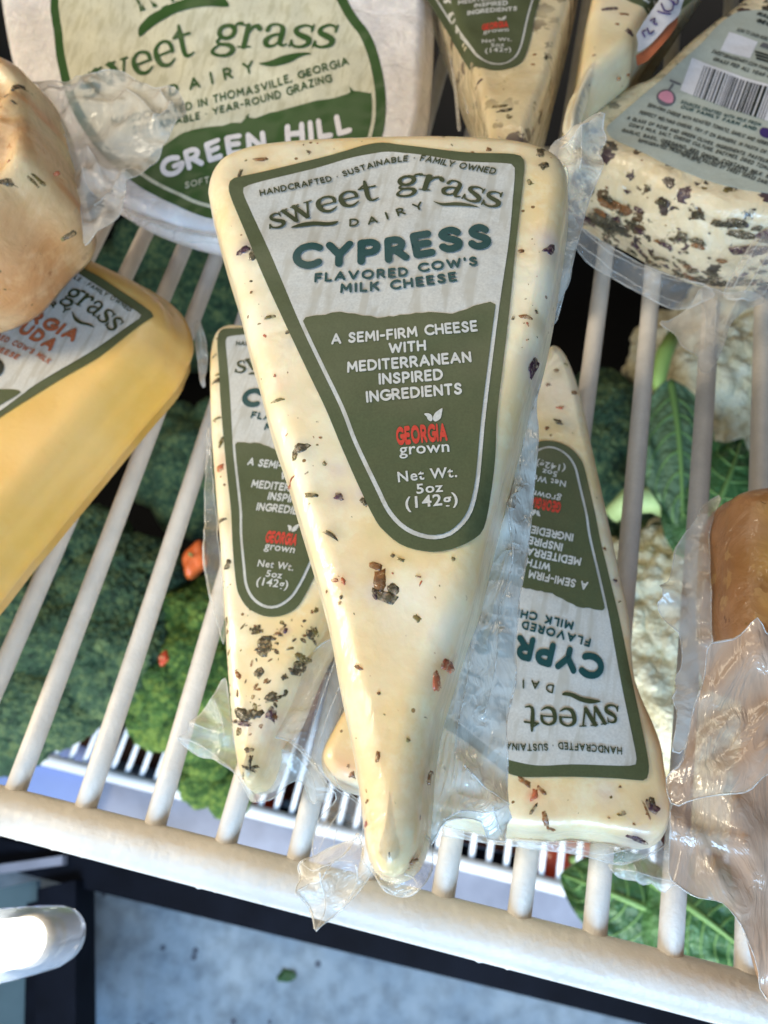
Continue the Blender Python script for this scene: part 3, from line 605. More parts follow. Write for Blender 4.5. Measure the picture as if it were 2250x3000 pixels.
for k in range(-4, 13):
    if k in xs and k not in (3, 4, 5, 6): p, q = bx[k]; sl = (q[0] - p[0]) / (q[1] - p[1]); x0 = p[0]
    else: x0 = xs.get(k, xs[0] + .0168 * k if k < 0 else xs[10] + .0168 * (k - 10)); sl = -.005
    y0 = -.0385
    if k in (2,): sl = (bx[2][1][0] - bx[2][0][0]) / (bx[2][1][1] - bx[2][0][1])
    ry = ra[1] + (x0 - ra[0]) * rd[1] / rd[0]
    P = [(x0 + sl * (y - p[1] if False else y - ry), y, .0004 * math.sin(k * 3 + y * 20)) for y in np.linspace(ry, .42, 24)]
    b = B(); b.tube(P, .0026, 18)
    b.mk('wire', M['wire'], shelf)
b = B(); b.tube([(x, .235, -.0052) for x in np.linspace(-.4, .3, 12)], .0028, 14); b.mk('cross_rod', M['wire'], shelf)

# ================================================================== THE FRONT WEDGE
def wedge_thing(label, so, group='herb flecked cheese wedges with long green labels', name='cheese_wedge', cat='cheese'): return thing(name, label, cat, base_loc(so), group)
MAIN_OUT = [(604, 545), (611, 589), (644, 712), (684, 842), (713, 965), (745, 1073), (780, 1210), (822, 1335), (868, 1490), (903, 1607), (955, 1797), (993, 2000), (1031, 2186), (1057, 2359), (1070, 2470), (1090, 2535), (1128, 2566), (1165, 2564), (1200, 2528), (1226, 2456), (1236, 2360), (1246, 2240), (1268, 2100), (1300, 2000), (1340, 1880), (1390, 1740), (1428, 1580), (1478, 1390), (1520, 1230), (1555, 1100), (1588, 1000), (1614, 892), (1634, 784), (1656, 639), (1666, 560), (1664, 500), (1645, 462), (1599, 433), (1526, 414), (1418, 404), (1273, 400), (1129, 399), (984, 404), (839, 415), (740, 430), (660, 460), (622, 495)]
so = Solid(PM, MAIN_OUT, .027, r=.0042, n=260, sp=.0012, amp=.0005, seed=3, rb=.006, bulge=.001)
mainS = so
t = wedge_thing('frontmost cream wedge facing up with its whole green label showing, tip over the shelf rail', so)
PUR = (.10, .03, .10); ORG = (.62, .26, .06); YEL = (.84, .60, .26); BRN = (.35, .20, .08); GRN = (.45, .40, .14); WHT = (.88, .82, .68); LIL = (.62, .50, .50)
st = [(1075, 1440, 38, LIL, .7), (1085, 1450, 16, PUR, .6), (995, 1370, 30, LIL, .5), (1110, 1730, 45, LIL, .55), (990, 1700, 36, ORG, .45), (1290, 1950, 26, ORG, .6), (730, 720, 26, PUR, .55), (735, 750, 30, BRN, .3), (810, 1130, 30, (.75, .42, .30), .35), (1610, 700, 45, LIL, .6), (1580, 930, 30, BRN, .45), (1570, 1040, 16, PUR, .5), (900, 440, 40, BRN, .25), (765, 475, 22, BRN, .45), (1090, 1560, 30, GRN, .2), (1060, 1940, 100, YEL, .5), (1140, 2350, 80, (.84, .70, .50), .15), (1200, 1760, 90, WHT, .6), (1590, 480, 20, BRN, .6), (850, 1000, 25, (.55, .5, .5), .4), (1480, 1500, 60, WHT, .5), (830, 1390, 40, YEL, .4), (1280, 1830, 70, WHT, .5), (1080, 2300, 60, YEL, .4), (860, 1250, 60, YEL, .45), (930, 1600, 70, YEL, .4), (1030, 1850, 90, YEL, .4), (650, 620, 50, YEL, .35), (760, 950, 60, WHT, .4), (1130, 2080, 90, YEL, .45), (1480, 1480, 90, LIL, .18), (1600, 820, 60, WHT, .4), (1400, 1650, 80, YEL, .25)]
FL = [(705, 510, 10, 40, .1, 'dark_herb'), (715, 735, 40, 34, .6, 'purple_fleck'), (745, 745, 20, 40, .2, 'dark_herb'), (765, 470, 40, 14, .2, 'brown_herb'), (905, 445, 18, 10, 0, 'dark_herb'), (1432, 440, 16, 12, 0, 'brown_herb'), (1587, 445, 24, 40, .1, 'dark_herb'), (1592, 487, 34, 30, .8, 'dark_herb'), (1552, 535, 12, 20, .5, 'green_herb'),
      (1612, 720, 22, 46, -.4, 'purple_fleck'), (1527, 735, 22, 14, .6, 'brown_herb'), (1542, 925, 36, 16, 0, 'brown_herb'), (1572, 903, 9, 9, 0, 'dark_herb'), (1505, 930, 10, 12, 0, 'dark_herb'), (1568, 1040, 18, 60, -.3, 'purple_fleck'),
      (790, 930, 36, 12, .25, 'green_herb'), (843, 975, 12, 16, 0, 'dark_herb'), (815, 1168, 38, 10, .15, 'green_herb'), (735, 855, 8, 8, 0, 'brown_herb'), (805, 1100, 8, 10, 0, 'red_fleck'),
      (876, 1312, 46, 28, .45, 'dark_herb'), (862, 1333, 16, 18, 0, 'green_herb'), (948, 1355, 14, 12, -.6, 'green_herb'), (840, 1385, 34, 8, .5, 'red_fleck'), (912, 1447, 44, 14, .1, 'green_herb'), (990, 1452, 34, 22, -.3, 'purple_fleck'), (1067, 1465, 22, 22, 0, 'dark_herb'),
      (968, 1562, 52, 13, -.35, 'dark_herb'), (1175, 1638, 26, 11, -.05, 'green_herb'), (1149, 1625, 14, 10, -.4, 'dark_herb'), (1098, 1655, 34, 22, -.3, 'brown_herb'), (1115, 1700, 44, 70, .45, 'brown_herb'), (1150, 1722, 34, 40, .3, 'dark_herb'), (1120, 1745, 60, 38, -.2, 'dark_herb'), (1098, 1742, 20, 30, 0, 'purple_fleck'),
      (978, 1695, 20, 14, 0, 'red_fleck'), (1005, 1700, 14, 24, .2, 'red_fleck'), (998, 1746, 13, 18, .1, 'dark_herb'), (993, 1762, 10, 10, 0, 'brown_herb'), (950, 1722, 7, 8, 0, 'brown_herb'), (1227, 1689, 16, 6, 0, 'brown_herb'), (1223, 1812, 26, 20, -.5, 'green_herb'), (1328, 1637, 12, 12, 0, 'green_herb'),
      (1048, 1954, 32, 13, -.45, 'brown_herb'), (1310, 1935, 56, 34, .6, 'red_fleck'), (1280, 1985, 22, 60, .25, 'red_fleck'), (1110, 2031, 9, 9, 0, 'brown_herb'), (1106, 2215, 11, 30, 0, 'brown_herb'), (1253, 2270, 12, 34, 0, 'brown_herb'), (1195, 2167, 12, 12, 0, 'green_herb'), (1070, 2345, 9, 10, 0, 'brown_herb'), (1208, 2522, 30, 12, .7, 'brown_herb')]
so.build('cheese_body', M['cream'], t, st + halo(FL))
lab_main = put_label(so, t, lambda P: P, CANON)
for f_ in FL:
    px, py, a_, b_, an, mt = f_; fleck(so, t, px, py, a_, b_, an, mt)
outl = catmull(lm(LAB_OUT), 80)
scatter(so, t, 60, ['brown_herb', 'green_herb', 'red_fleck'], .00008, .00028, avoid=inset(outl, -.0015), seed=5)
for s_, (px, py) in ((1, (905, 1310)), (2, (930, 1345)), (3, (870, 1355)), (4, (740, 780))):
    c_ = so.pl.loc(px, py); scatter(so, t, 12, ['green_herb', 'brown_herb', 'dark_herb'], .0001, .0003, seed=20 + s_, region=lambda c, c_=c_: np.linalg.norm(c - c_) < .0035)
# clear bag round it
film(t, [(1610, 432, .083), (1650, 400), (1688, 376), (1735, 350), (1762, 356), (1765, 380), (1779, 402), (1756, 440), (1768, 462), (1762, 502), (1735, 560), (1722, 600), (1700, 680), (1684, 740), (1655, 850), (1628, 930), (1640, 700), (1660, 560), (1650, 480)], .074, 'film_tip', seed=4, tilt=(-.1, 0), creases=[[(1640, 440), (1700, 400), (1755, 360)], [(1690, 520), (1700, 450), (1690, 385)]])
film(t, [(1672, 640), (1692, 680), (1676, 760), (1668, 830), (1640, 880), (1622, 930), (1604, 985), (1596, 1060), (1584, 1122), (1569, 1197), (1574, 1270), (1572, 1336), (1562, 1446), (1556, 1530), (1544, 1619), (1534, 1694), (1520, 1760), (1515, 1820), (1508, 1900), (1510, 1990), (1495, 2063), (1483, 2127), (1486, 2236), (1487, 2346), (1488, 2372), (1500, 2402), (1479, 2422), (1481, 2464), (1449, 2462), (1422, 2452), (1418, 2415), (1377, 2401), (1335, 2403), (1301, 2413), (1280, 2450), (1250, 2470), (1240, 2300), (1262, 2120), (1330, 1900), (1395, 1720), (1440, 1530), (1500, 1300), (1560, 1080), (1612, 890), (1635, 780), (1655, 680)], .072, 'film_band', seed=11, amp=.0014, fscale=8, fold=1.25,
     creases=[[(1600, 1040), (1570, 1150), (1540, 1260), (1520, 1400), (1500, 1560)], [(1480, 1500), (1500, 1650), (1462, 1800), (1452, 1950), (1420, 2100)], [(1380, 1840), (1372, 1990), (1340, 2150), (1330, 2300)], [(1360, 2250), (1420, 2310), (1470, 2345), (1490, 2360)], [(1440, 2365), (1460, 2420), (1478, 2462)], [(1300, 2405), (1360, 2380), (1430, 2385), (1490, 2360)]])
film(t, [(1236, 2440), (1262, 2470), (1268, 2530), (1255, 2575), (1236, 2600), (1205, 2620), (1171, 2624), (1137, 2610), (1112, 2578), (1088, 2545), (1098, 2530), (1130, 2558), (1165, 2560), (1200, 2525), (1222, 2470)], .079, 'film_tip', name='film_tip', seed=6, amp=.0006, creases=[[(1120, 2590), (1170, 2612), (1220, 2600)], [(1190, 2560), (1215, 2570), (1228, 2590)]])
film(t, [(1062, 2440), (1060, 2458), (1048, 2458), (989, 2477), (934, 2506), (905, 2517), (890, 2536), (890, 2550), (901, 2574), (903, 2603), (917, 2637), (943, 2683), (956, 2712), (962, 2712), (977, 2692), (1006, 2667), (1040, 2637), (1069, 2599), (1093, 2553), (1080, 2520)], .071, 'film_tip', name='film_fin', seed=8, amp=.0010, fscale=12, fold=1.2, tilt=(.15, .1),
     creases=[[(977, 2545), (972, 2600), (975, 2660), (962, 2708)], [(1068, 2530), (1058, 2590), (1030, 2640)], [(1060, 2440), (1030, 2500), (985, 2530), (940, 2545), (905, 2525)], [(905, 2600), (940, 2580), (975, 2570), (1010, 2520), (1060, 2520)], [(903, 2603), (935, 2660), (958, 2708)]])

# ================================================================== LEFT WEDGE
pl = Pl(.0285)
LEFT = [(720, 2292), (742, 2280), (765, 2240), (782, 2190), (804, 2132), (838, 2062), (872, 1981), (910, 1897), (946, 1825), (1040, 1600), (1160, 1330), (1240, 1120), (1235, 1040), (1150, 1005), (1000, 985), (850, 965), (720, 951), (668, 950), (632, 970), (617, 1010), (612, 1078), (615, 1247), (629, 1446), (641, 1595), (654, 1799), (661, 1927), (674, 2095), (686, 2201), (700, 2265)]
so = Solid(pl, LEFT, .0255, r=.0032, n=240, sp=.0013, amp=.0004, seed=21, rb=.003); leftS = so
t = wedge_thing('lower left cream wedge half covered by the frontmost one, dark herb flakes at its tip', so)
st = [(770, 1900, 60, YEL, .5), (780, 2120, 60, LIL, .35), (660, 1350, 30, (.6, .3, .2), .5), (720, 2000, 50, YEL, .6), (900, 1890, 60, GRN, .3), (800, 2220, 40, (.8, .7, .5), .5)]
FLK = [(768, 1896, 44, 50, .3, 'dark_herb'), (792, 1872, 40, 12, .1, 'dark_herb'), (835, 1848, 14, 16, 0, 'purple_fleck'), (812, 1856, 20, 10, .4, 'brown_herb'), (735, 1846, 8, 8, 0, 'dark_herb'), (765, 1850, 18, 7, .4, 'dark_herb'), (908, 1858, 16, 40, .4, 'dark_herb'), (918, 1845, 14, 20, .4, 'green_herb'), (862, 1876, 8, 14, -.3, 'dark_herb'), (880, 1925, 30, 40, -.8, 'green_herb'), (870, 1950, 24, 30, -.5, 'dark_herb'), (858, 1965, 22, 22, .3, 'dark_herb'), (832, 1985, 20, 18, .7, 'dark_herb'), (760, 1976, 26, 30, -.5, 'dark_herb'), (698, 1980, 34, 14, -.5, 'brown_herb'), (750, 2012, 8, 20, -.4, 'brown_herb'), (793, 2040, 24, 26, -.5, 'dark_herb'), (798, 2050, 44, 8, .6, 'dark_herb'), (715, 2098, 60, 34, .1, 'dark_herb'), (745, 2095, 40, 30, .4, 'dark_herb'), (712, 2118, 44, 14, 0, 'purple_fleck'), (792, 2092, 24, 36, .2, 'purple_fleck'), (800, 2098, 20, 14, .9, 'brown_herb'), (700, 2140, 14, 20, .2, 'green_herb'), (732, 2197, 30, 16, .2, 'dark_herb'), (733, 2230, 10, 36, .05, 'dark_herb'), (722, 2250, 44, 8, -.1, 'dark_herb'), (745, 2245, 20, 8, .5, 'dark_herb'), (695, 2030, 10, 26, .2, 'brown_herb'), (663, 1850, 10, 12, 0, 'brown_herb'), (628, 1040, 22, 6, .7, 'dark_herb'), (630, 1115, 24, 16, .4, 'dark_herb'), (640, 1095, 20, 7, .5, 'green_herb'), (632, 1225, 26, 7, .5, 'green_herb'), (648, 1290, 12, 40, -.1, 'green_herb'), (650, 1520, 30, 10, .3, 'dark_herb'), (642, 1370, 24, 20, .1, 'red_fleck'), (668, 1655, 22, 26, .1, 'dark_herb'), (810, 1885, 10, 8, 0, 'dark_herb'), (850, 1900, 16, 8, .4, 'green_herb'), (820, 1860, 14, 10, .2, 'dark_herb')]
so.build('cheese_body', M['cream'], t, st + halo(FLK))
c_ = pl.loc(770, 2000); scatter(so, t, 60, ['dark_herb', 'brown_herb', 'green_herb'], .0002, .0009, seed=77, region=lambda c: abs(c[1] - c_[1]) < .022)
src = lm([(972, 1016), (1166, 1413), (1286, 1617), (677, 538), (1163, 1310)]); 
tf = similarity(src, pl.locs([(722, 1355), (748, 1665), (795, 1816), (650, 973), (773, 1588)])); put_label(so, t, tf, CANON)
for f_ in FLK:
    px, py, a_, b_, an, mt = f_; fleck(so, t, px, py, a_, b_, an, mt, jag=.45)
scatter(so, t, 40, ['brown_herb', 'green_herb'], .0001, .0003, avoid=inset(tf(outl), -.001), seed=9)
film(t, [(664, 1990), (630, 2045), (589, 2095), (568, 2121), (564, 2146), (548, 2160), (534, 2165), (545, 2185), (560, 2199), (589, 2218), (631, 2226), (661, 2243), (690, 2264), (720, 2300), (740, 2270), (700, 2220), (680, 2100)], .014, 'film_tip', seed=31, amp=.0012, creases=[[(534, 2167), (580, 2180), (630, 2210), (690, 2260)], [(568, 2121), (600, 2135), (640, 2150)], [(640, 2060), (660, 2110), (670, 2170)]])
film(t, [(700, 2275), (720, 2306), (733, 2344), (750, 2351), (788, 2344), (817, 2323), (838, 2298), (872, 2285), (893, 2306), (910, 2348), (927, 2357), (935, 2344), (956, 2353), (969, 2327), (960, 2298), (939, 2264), (915, 2222), (872, 2180), (835, 2165), (800, 2175), (790, 2190), (770, 2240), (740, 2285)], .016, 'film_tip', seed=33, amp=.0013, fold=.9, creases=[[(800, 2200), (860, 2210), (900, 2250), (925, 2300), (930, 2350)], [(890, 2210), (930, 2260), (965, 2320)], [(745, 2290), (770, 2330), (760, 2348)]])
film(t, [(600, 1500), (604, 1560), (602, 1650), (618, 1740), (640, 1830), (656, 1880), (650, 1700), (634, 1520), (620, 1350), (612, 1250), (606, 1350)], .016, 'film', name='film_edge_strip', seed=35, amp=.0006, creases=[[(606, 1560), (606, 1640), (622, 1740), (640, 1820)]])
film(t, [(1000, 1880), (1020, 2000), (985, 2120), (960, 2200), (990, 2300), (1050, 2350), (1062, 2440), (1050, 2480), (1000, 2510), (930, 2520), (915, 2480), (935, 2400), (985, 2340), (960, 2300), (900, 2220), (840, 2170), (800, 2150), (850, 2060), (890, 1970), (930, 1900)], .022, 'film', name='film_side', seed=37, amp=.0016, fscale=11, fold=1.1, tilt=(-.2, 0), creases=[[(985, 1930), (940, 2060), (900, 2180)], [(1010, 1980), (960, 2100), (930, 2200)], [(1000, 2370), (960, 2430), (930, 2500)], [(930, 2240), (980, 2310), (1040, 2350), (1060, 2400)], [(985, 2430), (975, 2480)]])

# ================================================================== INVERTED RIGHT WEDGE
pl = Pl(.0250)
INV = [(1619, 1008), (1600, 1025), (1570, 1080), (1480, 1240), (1300, 1560), (1150, 1830), (1040, 2020), (969, 2146), (944, 2201), (948, 2243), (973, 2273), (1011, 2289), (1080, 2310), (1180, 2345), (1290, 2385), (1400, 2412), (1491, 2428), (1600, 2438), (1701, 2434), (1803, 2446), (1891, 2462), (1935, 2450), (1960, 2410), (1966, 2342), (1952, 2261), (1939, 2180), (1911, 2105), (1878, 2031), (1857, 1956), (1844, 1800), (1828, 1719), (1798, 1585), (1768, 1446), (1743, 1336), (1718, 1222), (1698, 1137), (1674, 1068), (1649, 1023)]
so = Solid(pl, INV, .0220, r=.0030, n=260, sp=.0013, amp=.0006, seed=41, rb=.003); invS = so
t = wedge_thing('wedge lying upside down to the right of the frontmost one, its label text inverted', so)
st = [(1560, 2330, 24, (.7, .12, .03), .5), (1565, 2310, 40, ORG, .4), (1905, 2350, 30, BRN, .5), (1660, 1240, 30, (.3, .3, .3), .35), (1640, 1150, 60, (.75, .62, .5), .5), (1005, 2250, 50, (.75, .35, .25), .35), (1870, 2452, 26, PUR, .6), (1780, 2320, 30, LIL, .4)]
FLK = [(1565, 2330, 24, 30, 0, 'red_fleck'), (1540, 2292, 46, 20, -.3, 'brown_herb'), (1585, 2315, 30, 16, -.4, 'brown_herb'), (1562, 2370, 10, 34, -.5, 'dark_herb'), (1600, 2400, 16, 60, .4, 'brown_herb'), (1615, 2428, 24, 10, 0, 'brown_herb'), (1912, 2362, 46, 24, -.3, 'purple_fleck'), (1908, 2345, 20, 26, .2, 'dark_herb'), (1895, 2375, 10, 60, .45, 'brown_herb'), (1827, 2382, 18, 12, .3, 'dark_herb'), (1818, 2388, 16, 8, 0, 'green_herb'), (1783, 2396, 10, 5, 0, 'brown_herb'), (1858, 2415, 10, 6, 0, 'brown_herb'), (1870, 2456, 60, 12, -.1, 'purple_fleck'), (1868, 2125, 14, 44, .1, 'brown_herb'), (1635, 1238, 30, 18, 0, 'dark_herb'), (1601, 1255, 14, 14, 0, 'brown_herb'), (1686, 1147, 18, 16, .3, 'brown_herb'), (1640, 1195, 24, 12, .2, 'red_fleck'), (1605, 1125, 12, 12, 0, 'brown_herb'), (1660, 1065, 10, 8, 0, 'green_herb'), (1630, 1085, 20, 14, .2, 'brown_herb'), (1803, 1703, 14, 12, 0, 'purple_fleck'), (1772, 1610, 10, 10, 0, 'brown_herb'), (1030, 2270, 20, 18, .2, 'brown_herb'), (1020, 2245, 8, 10, 0, 'dark_herb'), (1818, 2305, 8, 8, 0, 'brown_herb')]
so.build('cheese_body', M['cream'], t, st + halo(FLK))
src = lm([(677, 538), (1286, 1617), (972, 1016), (1166, 1413)])
tf = similarity(src, pl.locs([(1888, 2272), (1612, 1279), (1731, 1722), (1666, 1428)])); put_label(so, t, tf, CANON)
for f_ in FLK:
    px, py, a_, b_, an, mt = f_; fleck(so, t, px, py, a_, b_, an, mt, jag=.45)
scatter(so, t, 30, ['brown_herb', 'green_herb'], .0001, .00028, avoid=inset(tf(outl), -.001), seed=13)
film(t, [(1240, 2395), (1300, 2400), (1400, 2424), (1491, 2440), (1600, 2452), (1700, 2448), (1800, 2460), (1891, 2472), (1930, 2462), (1945, 2470), (1905, 2500), (1857, 2522), (1817, 2534), (1776, 2527), (1701, 2506), (1600, 2492), (1491, 2478), (1396, 2464), (1288, 2446), (1245, 2430)], .014, 'film_tip', name='film_border', seed=43, amp=.0010, fold=-.1, creases=[[(1290, 2420), (1450, 2455), (1620, 2470), (1740, 2470), (1830, 2500)], [(1760, 2505), (1830, 2490), (1900, 2475)], [(1500, 2465), (1640, 2480), (1780, 2512)]])

# ================================================================== WHITE WHEEL
pl = Pl(.020, (600, 640), (0, .22))
WHEEL = [(1247, 0), (1249, 80), (1243, 200), (1232, 320), (1205, 430), (1150, 530), (1070, 610), (960, 665), (840, 695), (720, 702), (620, 690), (530, 668), (450, 640), (370, 598), (290, 545), (200, 460), (120, 360), (50, 230), (15, 90), (0, -60), (30, -250), (140, -450), (330, -600), (560, -660), (800, -640), (1000, -540), (1150, -380), (1225, -180)]
so = Solid(pl, WHEEL, .017, r=.0035, n=260, sp=.0016, amp=.0007, seed=51, rb=.004, scale=14, bulge=.002); wheelS = so
t = thing('round_cheese', 'round white rind cheese wheel with a round green and cream label, behind the wedges', 'cheese', base_loc(so))
so.build('cheese_body', M['white'], t)
LC = [(156, 90), (148, 0), (165, -150), (250, -320), (440, -450), (690, -450), (890, -290), (1017, 0), (1085, 102), (1118, 203), (1130, 300), (1118, 400), (1065, 500), (960, 590), (820, 642), (700, 652), (597, 636), (509, 601), (402, 542), (290, 445), (205, 310), (170, 190)]
def circle_from(fit, r):
    P = pl.locs(fit); A = np.c_[2 * P, np.ones(len(P))]; x = np.linalg.lstsq(A, (P ** 2).sum(1), rcond=None)[0]; return x[:2], math.sqrt(x[2] + x[:2] @ x[:2])
LO = catmull(pl.locs(LC), 160)
if area2(LO) < 0: LO = LO[::-1]
E = [('poly', 'label', 'wgreen', LO, .00022), ('poly', 'cream_panel', 'wcream', inset(LO, .0032), .00034)]
inn = inset(LO, .0044); hl = pl.locs(Z7([(1566, 430), (1500, 450), (1465, 447), (1440, 462), (1380, 478), (1300, 492), (1200, 515), (1100, 543), (1060, 548), (990, 575), (950, 572), (925, 602), (880, 604), (840, 618), (780, 622), (700, 636), (640, 655), (600, 680), (540, 720), (400, 800), (200, 850)]))
hs = hl[np.argsort(hl[:, 0])]; yb = np.interp(inn[:, 0], hs[:, 0], hs[:, 1]); keep = inn[:, 1] < yb
s0 = [i for i in np.where(keep)[0] if not keep[i - 1]][0]; seq = []; i = s0
while keep[i % len(inn)]: seq.append(inn[i % len(inn)]); i += 1
seq = np.array(seq); h2 = hs[(hs[:, 0] > min(seq[0, 0], seq[-1, 0])) & (hs[:, 0] < max(seq[0, 0], seq[-1, 0]))]
if seq[-1, 0] > seq[0, 0]: h2 = h2[::-1]
E.append(('poly', 'green_panel', 'wgreen', np.vstack([seq, h2]), .00046))
def WT(mat, T_, zz, pts, cap, name='lettering'):
    bs = pl.locs(zz(pts)); m_ = len(pts) // 2; c0 = pl.locs(zz([pts[m_], (pts[m_][0] - cap * .15, pts[m_][1] - cap)])); v, f = along(T_, bs, np.linalg.norm(c0[1] - c0[0])); E.append(('tri', name, mat, v, f, .0006))
WT('wgreen', serif('sweet'), Z7, [(170, 500), (290, 425), (420, 372), (500, 340), (600, 305), (705, 272)], 112)
WT('wgreen', serif('grass'), Z7, [(780, 228), (880, 232), (960, 235), (1060, 230), (1180, 232), (1290, 238), (1370, 246)], 108)
WT('wgreen', sans('DAIRY', .2, .95), Z7, [(575, 475), (700, 440), (830, 400), (990, 355)], 58)
WT('wgreen', sans('HANDCRAFTED IN THOMASVILLE, GEORGIA', .19, .2), Z7, [(300, 620), (520, 575), (680, 535), (900, 480), (1160, 410), (1450, 325)], 40)
WT('wgreen', sans('SUSTAINABLE * YEAR-ROUND GRAZING', .19, .2), Z7, [(400, 660), (560, 622), (740, 580), (1000, 510), (1200, 455), (1370, 408)], 38)
WT('wwhite', sans('GREEN HILL', .25, .18), Z7, [(545, 880), (700, 825), (850, 775), (1010, 742), (1120, 715), (1280, 690), (1465, 645)], 102)
WT('wcream', sans("SOFT RIPENED COW'S MILK CHEESE", .18, .2), Z7, [(655, 925), (800, 890), (1000, 850), (1500, 760)], 34)
for q in ([(1010, 315), (1060, 305), (1130, 278), (1200, 262), (1268, 270), (1210, 285), (1160, 312), (1100, 328), (1050, 328)], [(430, 182), (428, 130), (480, 80), (560, 40), (680, 5), (780, -25), (840, -5), (866, 40), (790, 38), (700, 50), (600, 80), (520, 120), (470, 150)]):
    E.append(('poly', 'lettering', 'wgreen', catmull(pl.locs(Z7(q)), 50), .0006))
put_label(so, t, lambda P: P, E)
# thin blades of grass standing on the printed hill
b = B()
for x0, y0, x1, y1 in [(440, 60, 425, 0), (455, 55, 440, 20), (505, 40, 480, 0), (515, 38, 500, 15), (540, 48, 575, 30), (600, 20, 575, -10), (1465, 455, 1450, 430), (950, 575, 965, 555), (430, 20, 400, -20)]:
    p0, p1 = Z7([(x0, y0), (x1, y1)]); a_, c_ = pl.loc(*p0), pl.loc(*p1); d_ = (c_ - a_) / np.linalg.norm(c_ - a_); n_ = np.array([-d_[1], d_[0]]) * .0005; Q = np.array([a_ - n_, a_ + n_, c_]); b.add(pl.W(Q, so.h(Q) + .0006), [[0, 1, 2]])
b.mk('print_blades', M['wgreen'], t)
film(t, [(355, 590), (380, 640), (441, 684), (542, 712), (640, 724), (740, 722), (720, 700), (620, 690), (530, 668), (450, 640), (390, 606)], .0175, 'film', name='film_lip', seed=55, amp=.0010, fold=-.3, creases=[[(380, 630), (450, 672), (540, 700), (640, 714)]])

# ================================================================== GOLD WEDGE
pl = Pl(.0315)
GO = [(0, 610), (120, 670), (254, 735), (348, 778), (415, 815), (458, 850), (485, 890), (495, 945), (478, 990), (450, 1045), (348, 1160), (224, 1305), (100, 1450), (0, 1565), (-250, 1830), (-550, 1850), (-680, 1800), (-500, 1200), (-250, 700)]
so = Solid(pl, GO, .0285, r=.0085, n=240, sp=.0018, amp=.0006, seed=61, rb=.010, bulge=.003, scale=30); goS = so
t = thing('cheese_wedge', 'smooth golden yellow wedge at the left edge with rust lettering on its label', 'cheese', base_loc(so))
so.build('cheese_body', M['gouda'], t, [(100, 1300, 160, (.78, .52, .22), .4), (430, 980, 60, (.80, .55, .25), .4)])
z = Z3
def GP(q): return pl.locs(z(q))
out = catmull(GP([(-600, 170), (-300, 100), (100, 90), (300, 108), (400, 128), (560, 205), (720, 310), (860, 400), (893, 425), (885, 450), (800, 525), (600, 680), (400, 800), (200, 925), (60, 1010), (-200, 1180), (-700, 1500), (-1000, 1600), (-900, 900)]), 150)
inn = catmull(GP([(-500, 260), (-200, 150), (100, 130), (330, 150), (420, 180), (600, 290), (740, 385), (822, 440), (828, 462), (760, 510), (600, 620), (400, 745), (200, 870), (140, 915), (-100, 1080), (-600, 1380), (-800, 1400), (-700, 700)]), 150)
E = [('poly', 'label', 'lgreen', out, .00022), ('poly', 'cream_panel', 'lcream', inn, .00034), ('poly', 'green_panel', 'lgreen', catmull(GP([(128, 908), (110, 895), (60, 888), (-20, 885), (-100, 860), (-300, 900), (-500, 1200), (-300, 1180), (0, 985), (70, 945)]), 60), .00046)]
def GT(mat, T_, pts, cap):
    bs = GP(pts); m_ = len(pts) // 2; c0 = GP([pts[m_], (pts[m_][0] + cap * .5, pts[m_][1] - cap * .87)]); v, f = along(T_, bs, np.linalg.norm(c0[1] - c0[0])); E.append(('tri', 'lettering', mat, v, f, .0006))
GT('lolive', sans('HANDCRAFTED * SUSTAINABLE * FAMILY OWNED', .19, .2), [(-120, 130), (120, 128), (330, 190), (480, 262), (600, 332), (700, 388), (762, 434)], 26)
GT('lolive', serif('sweet'), [(-90, 130), (40, 190), (160, 245), (250, 285), (345, 325)], 80)
GT('lolive', serif('grass'), [(365, 352), (450, 388), (530, 440), (600, 495), (660, 552)], 84)
GT('lolive', sans('DAIRY', .2, .8), [(90, 325), (205, 370), (310, 410), (392, 445)], 38)
GT('lrust', sans('GEORGIA', .26, .2), [(-110, 410), (60, 440), (200, 505), (330, 565), (430, 612)], 78)
GT('lrust', sans('GOUDA', .26, .2), [(-70, 480), (60, 530), (170, 590), (295, 668)], 78)
GT('lrust', sans("FLAVORED COW'S MILK", .22, .22), [(-170, 540), (-20, 590), (100, 640), (200, 690), (285, 742)], 34)
GT('lrust', sans('CHEESE', .22, .22), [(-80, 640), (20, 680), (100, 715)], 34)
for q in ([(425, 428), (445, 460), (480, 488), (530, 502), (560, 525), (520, 512), (470, 502), (435, 475)],):
    E.append(('poly', 'lettering', 'lolive', catmull(GP(q), 40), .0006))
E.append(('poly', 'lettering', 'lblack', catmull(GP([(-90, 690), (-20, 700), (22, 740), (20, 785), (-10, 815), (-60, 812), (-100, 760)]), 30), .0006))
put_label(so, t, lambda P: P, E)
film(t, [(570, 935), (590, 950), (605, 1000), (612, 1050), (606, 1110), (600, 1140), (588, 1115), (580, 1050), (572, 990)], .014, 'film_tip', name='film_corner', seed=66, amp=.0006, creases=[[(590, 960), (600, 1040), (602, 1120)]])

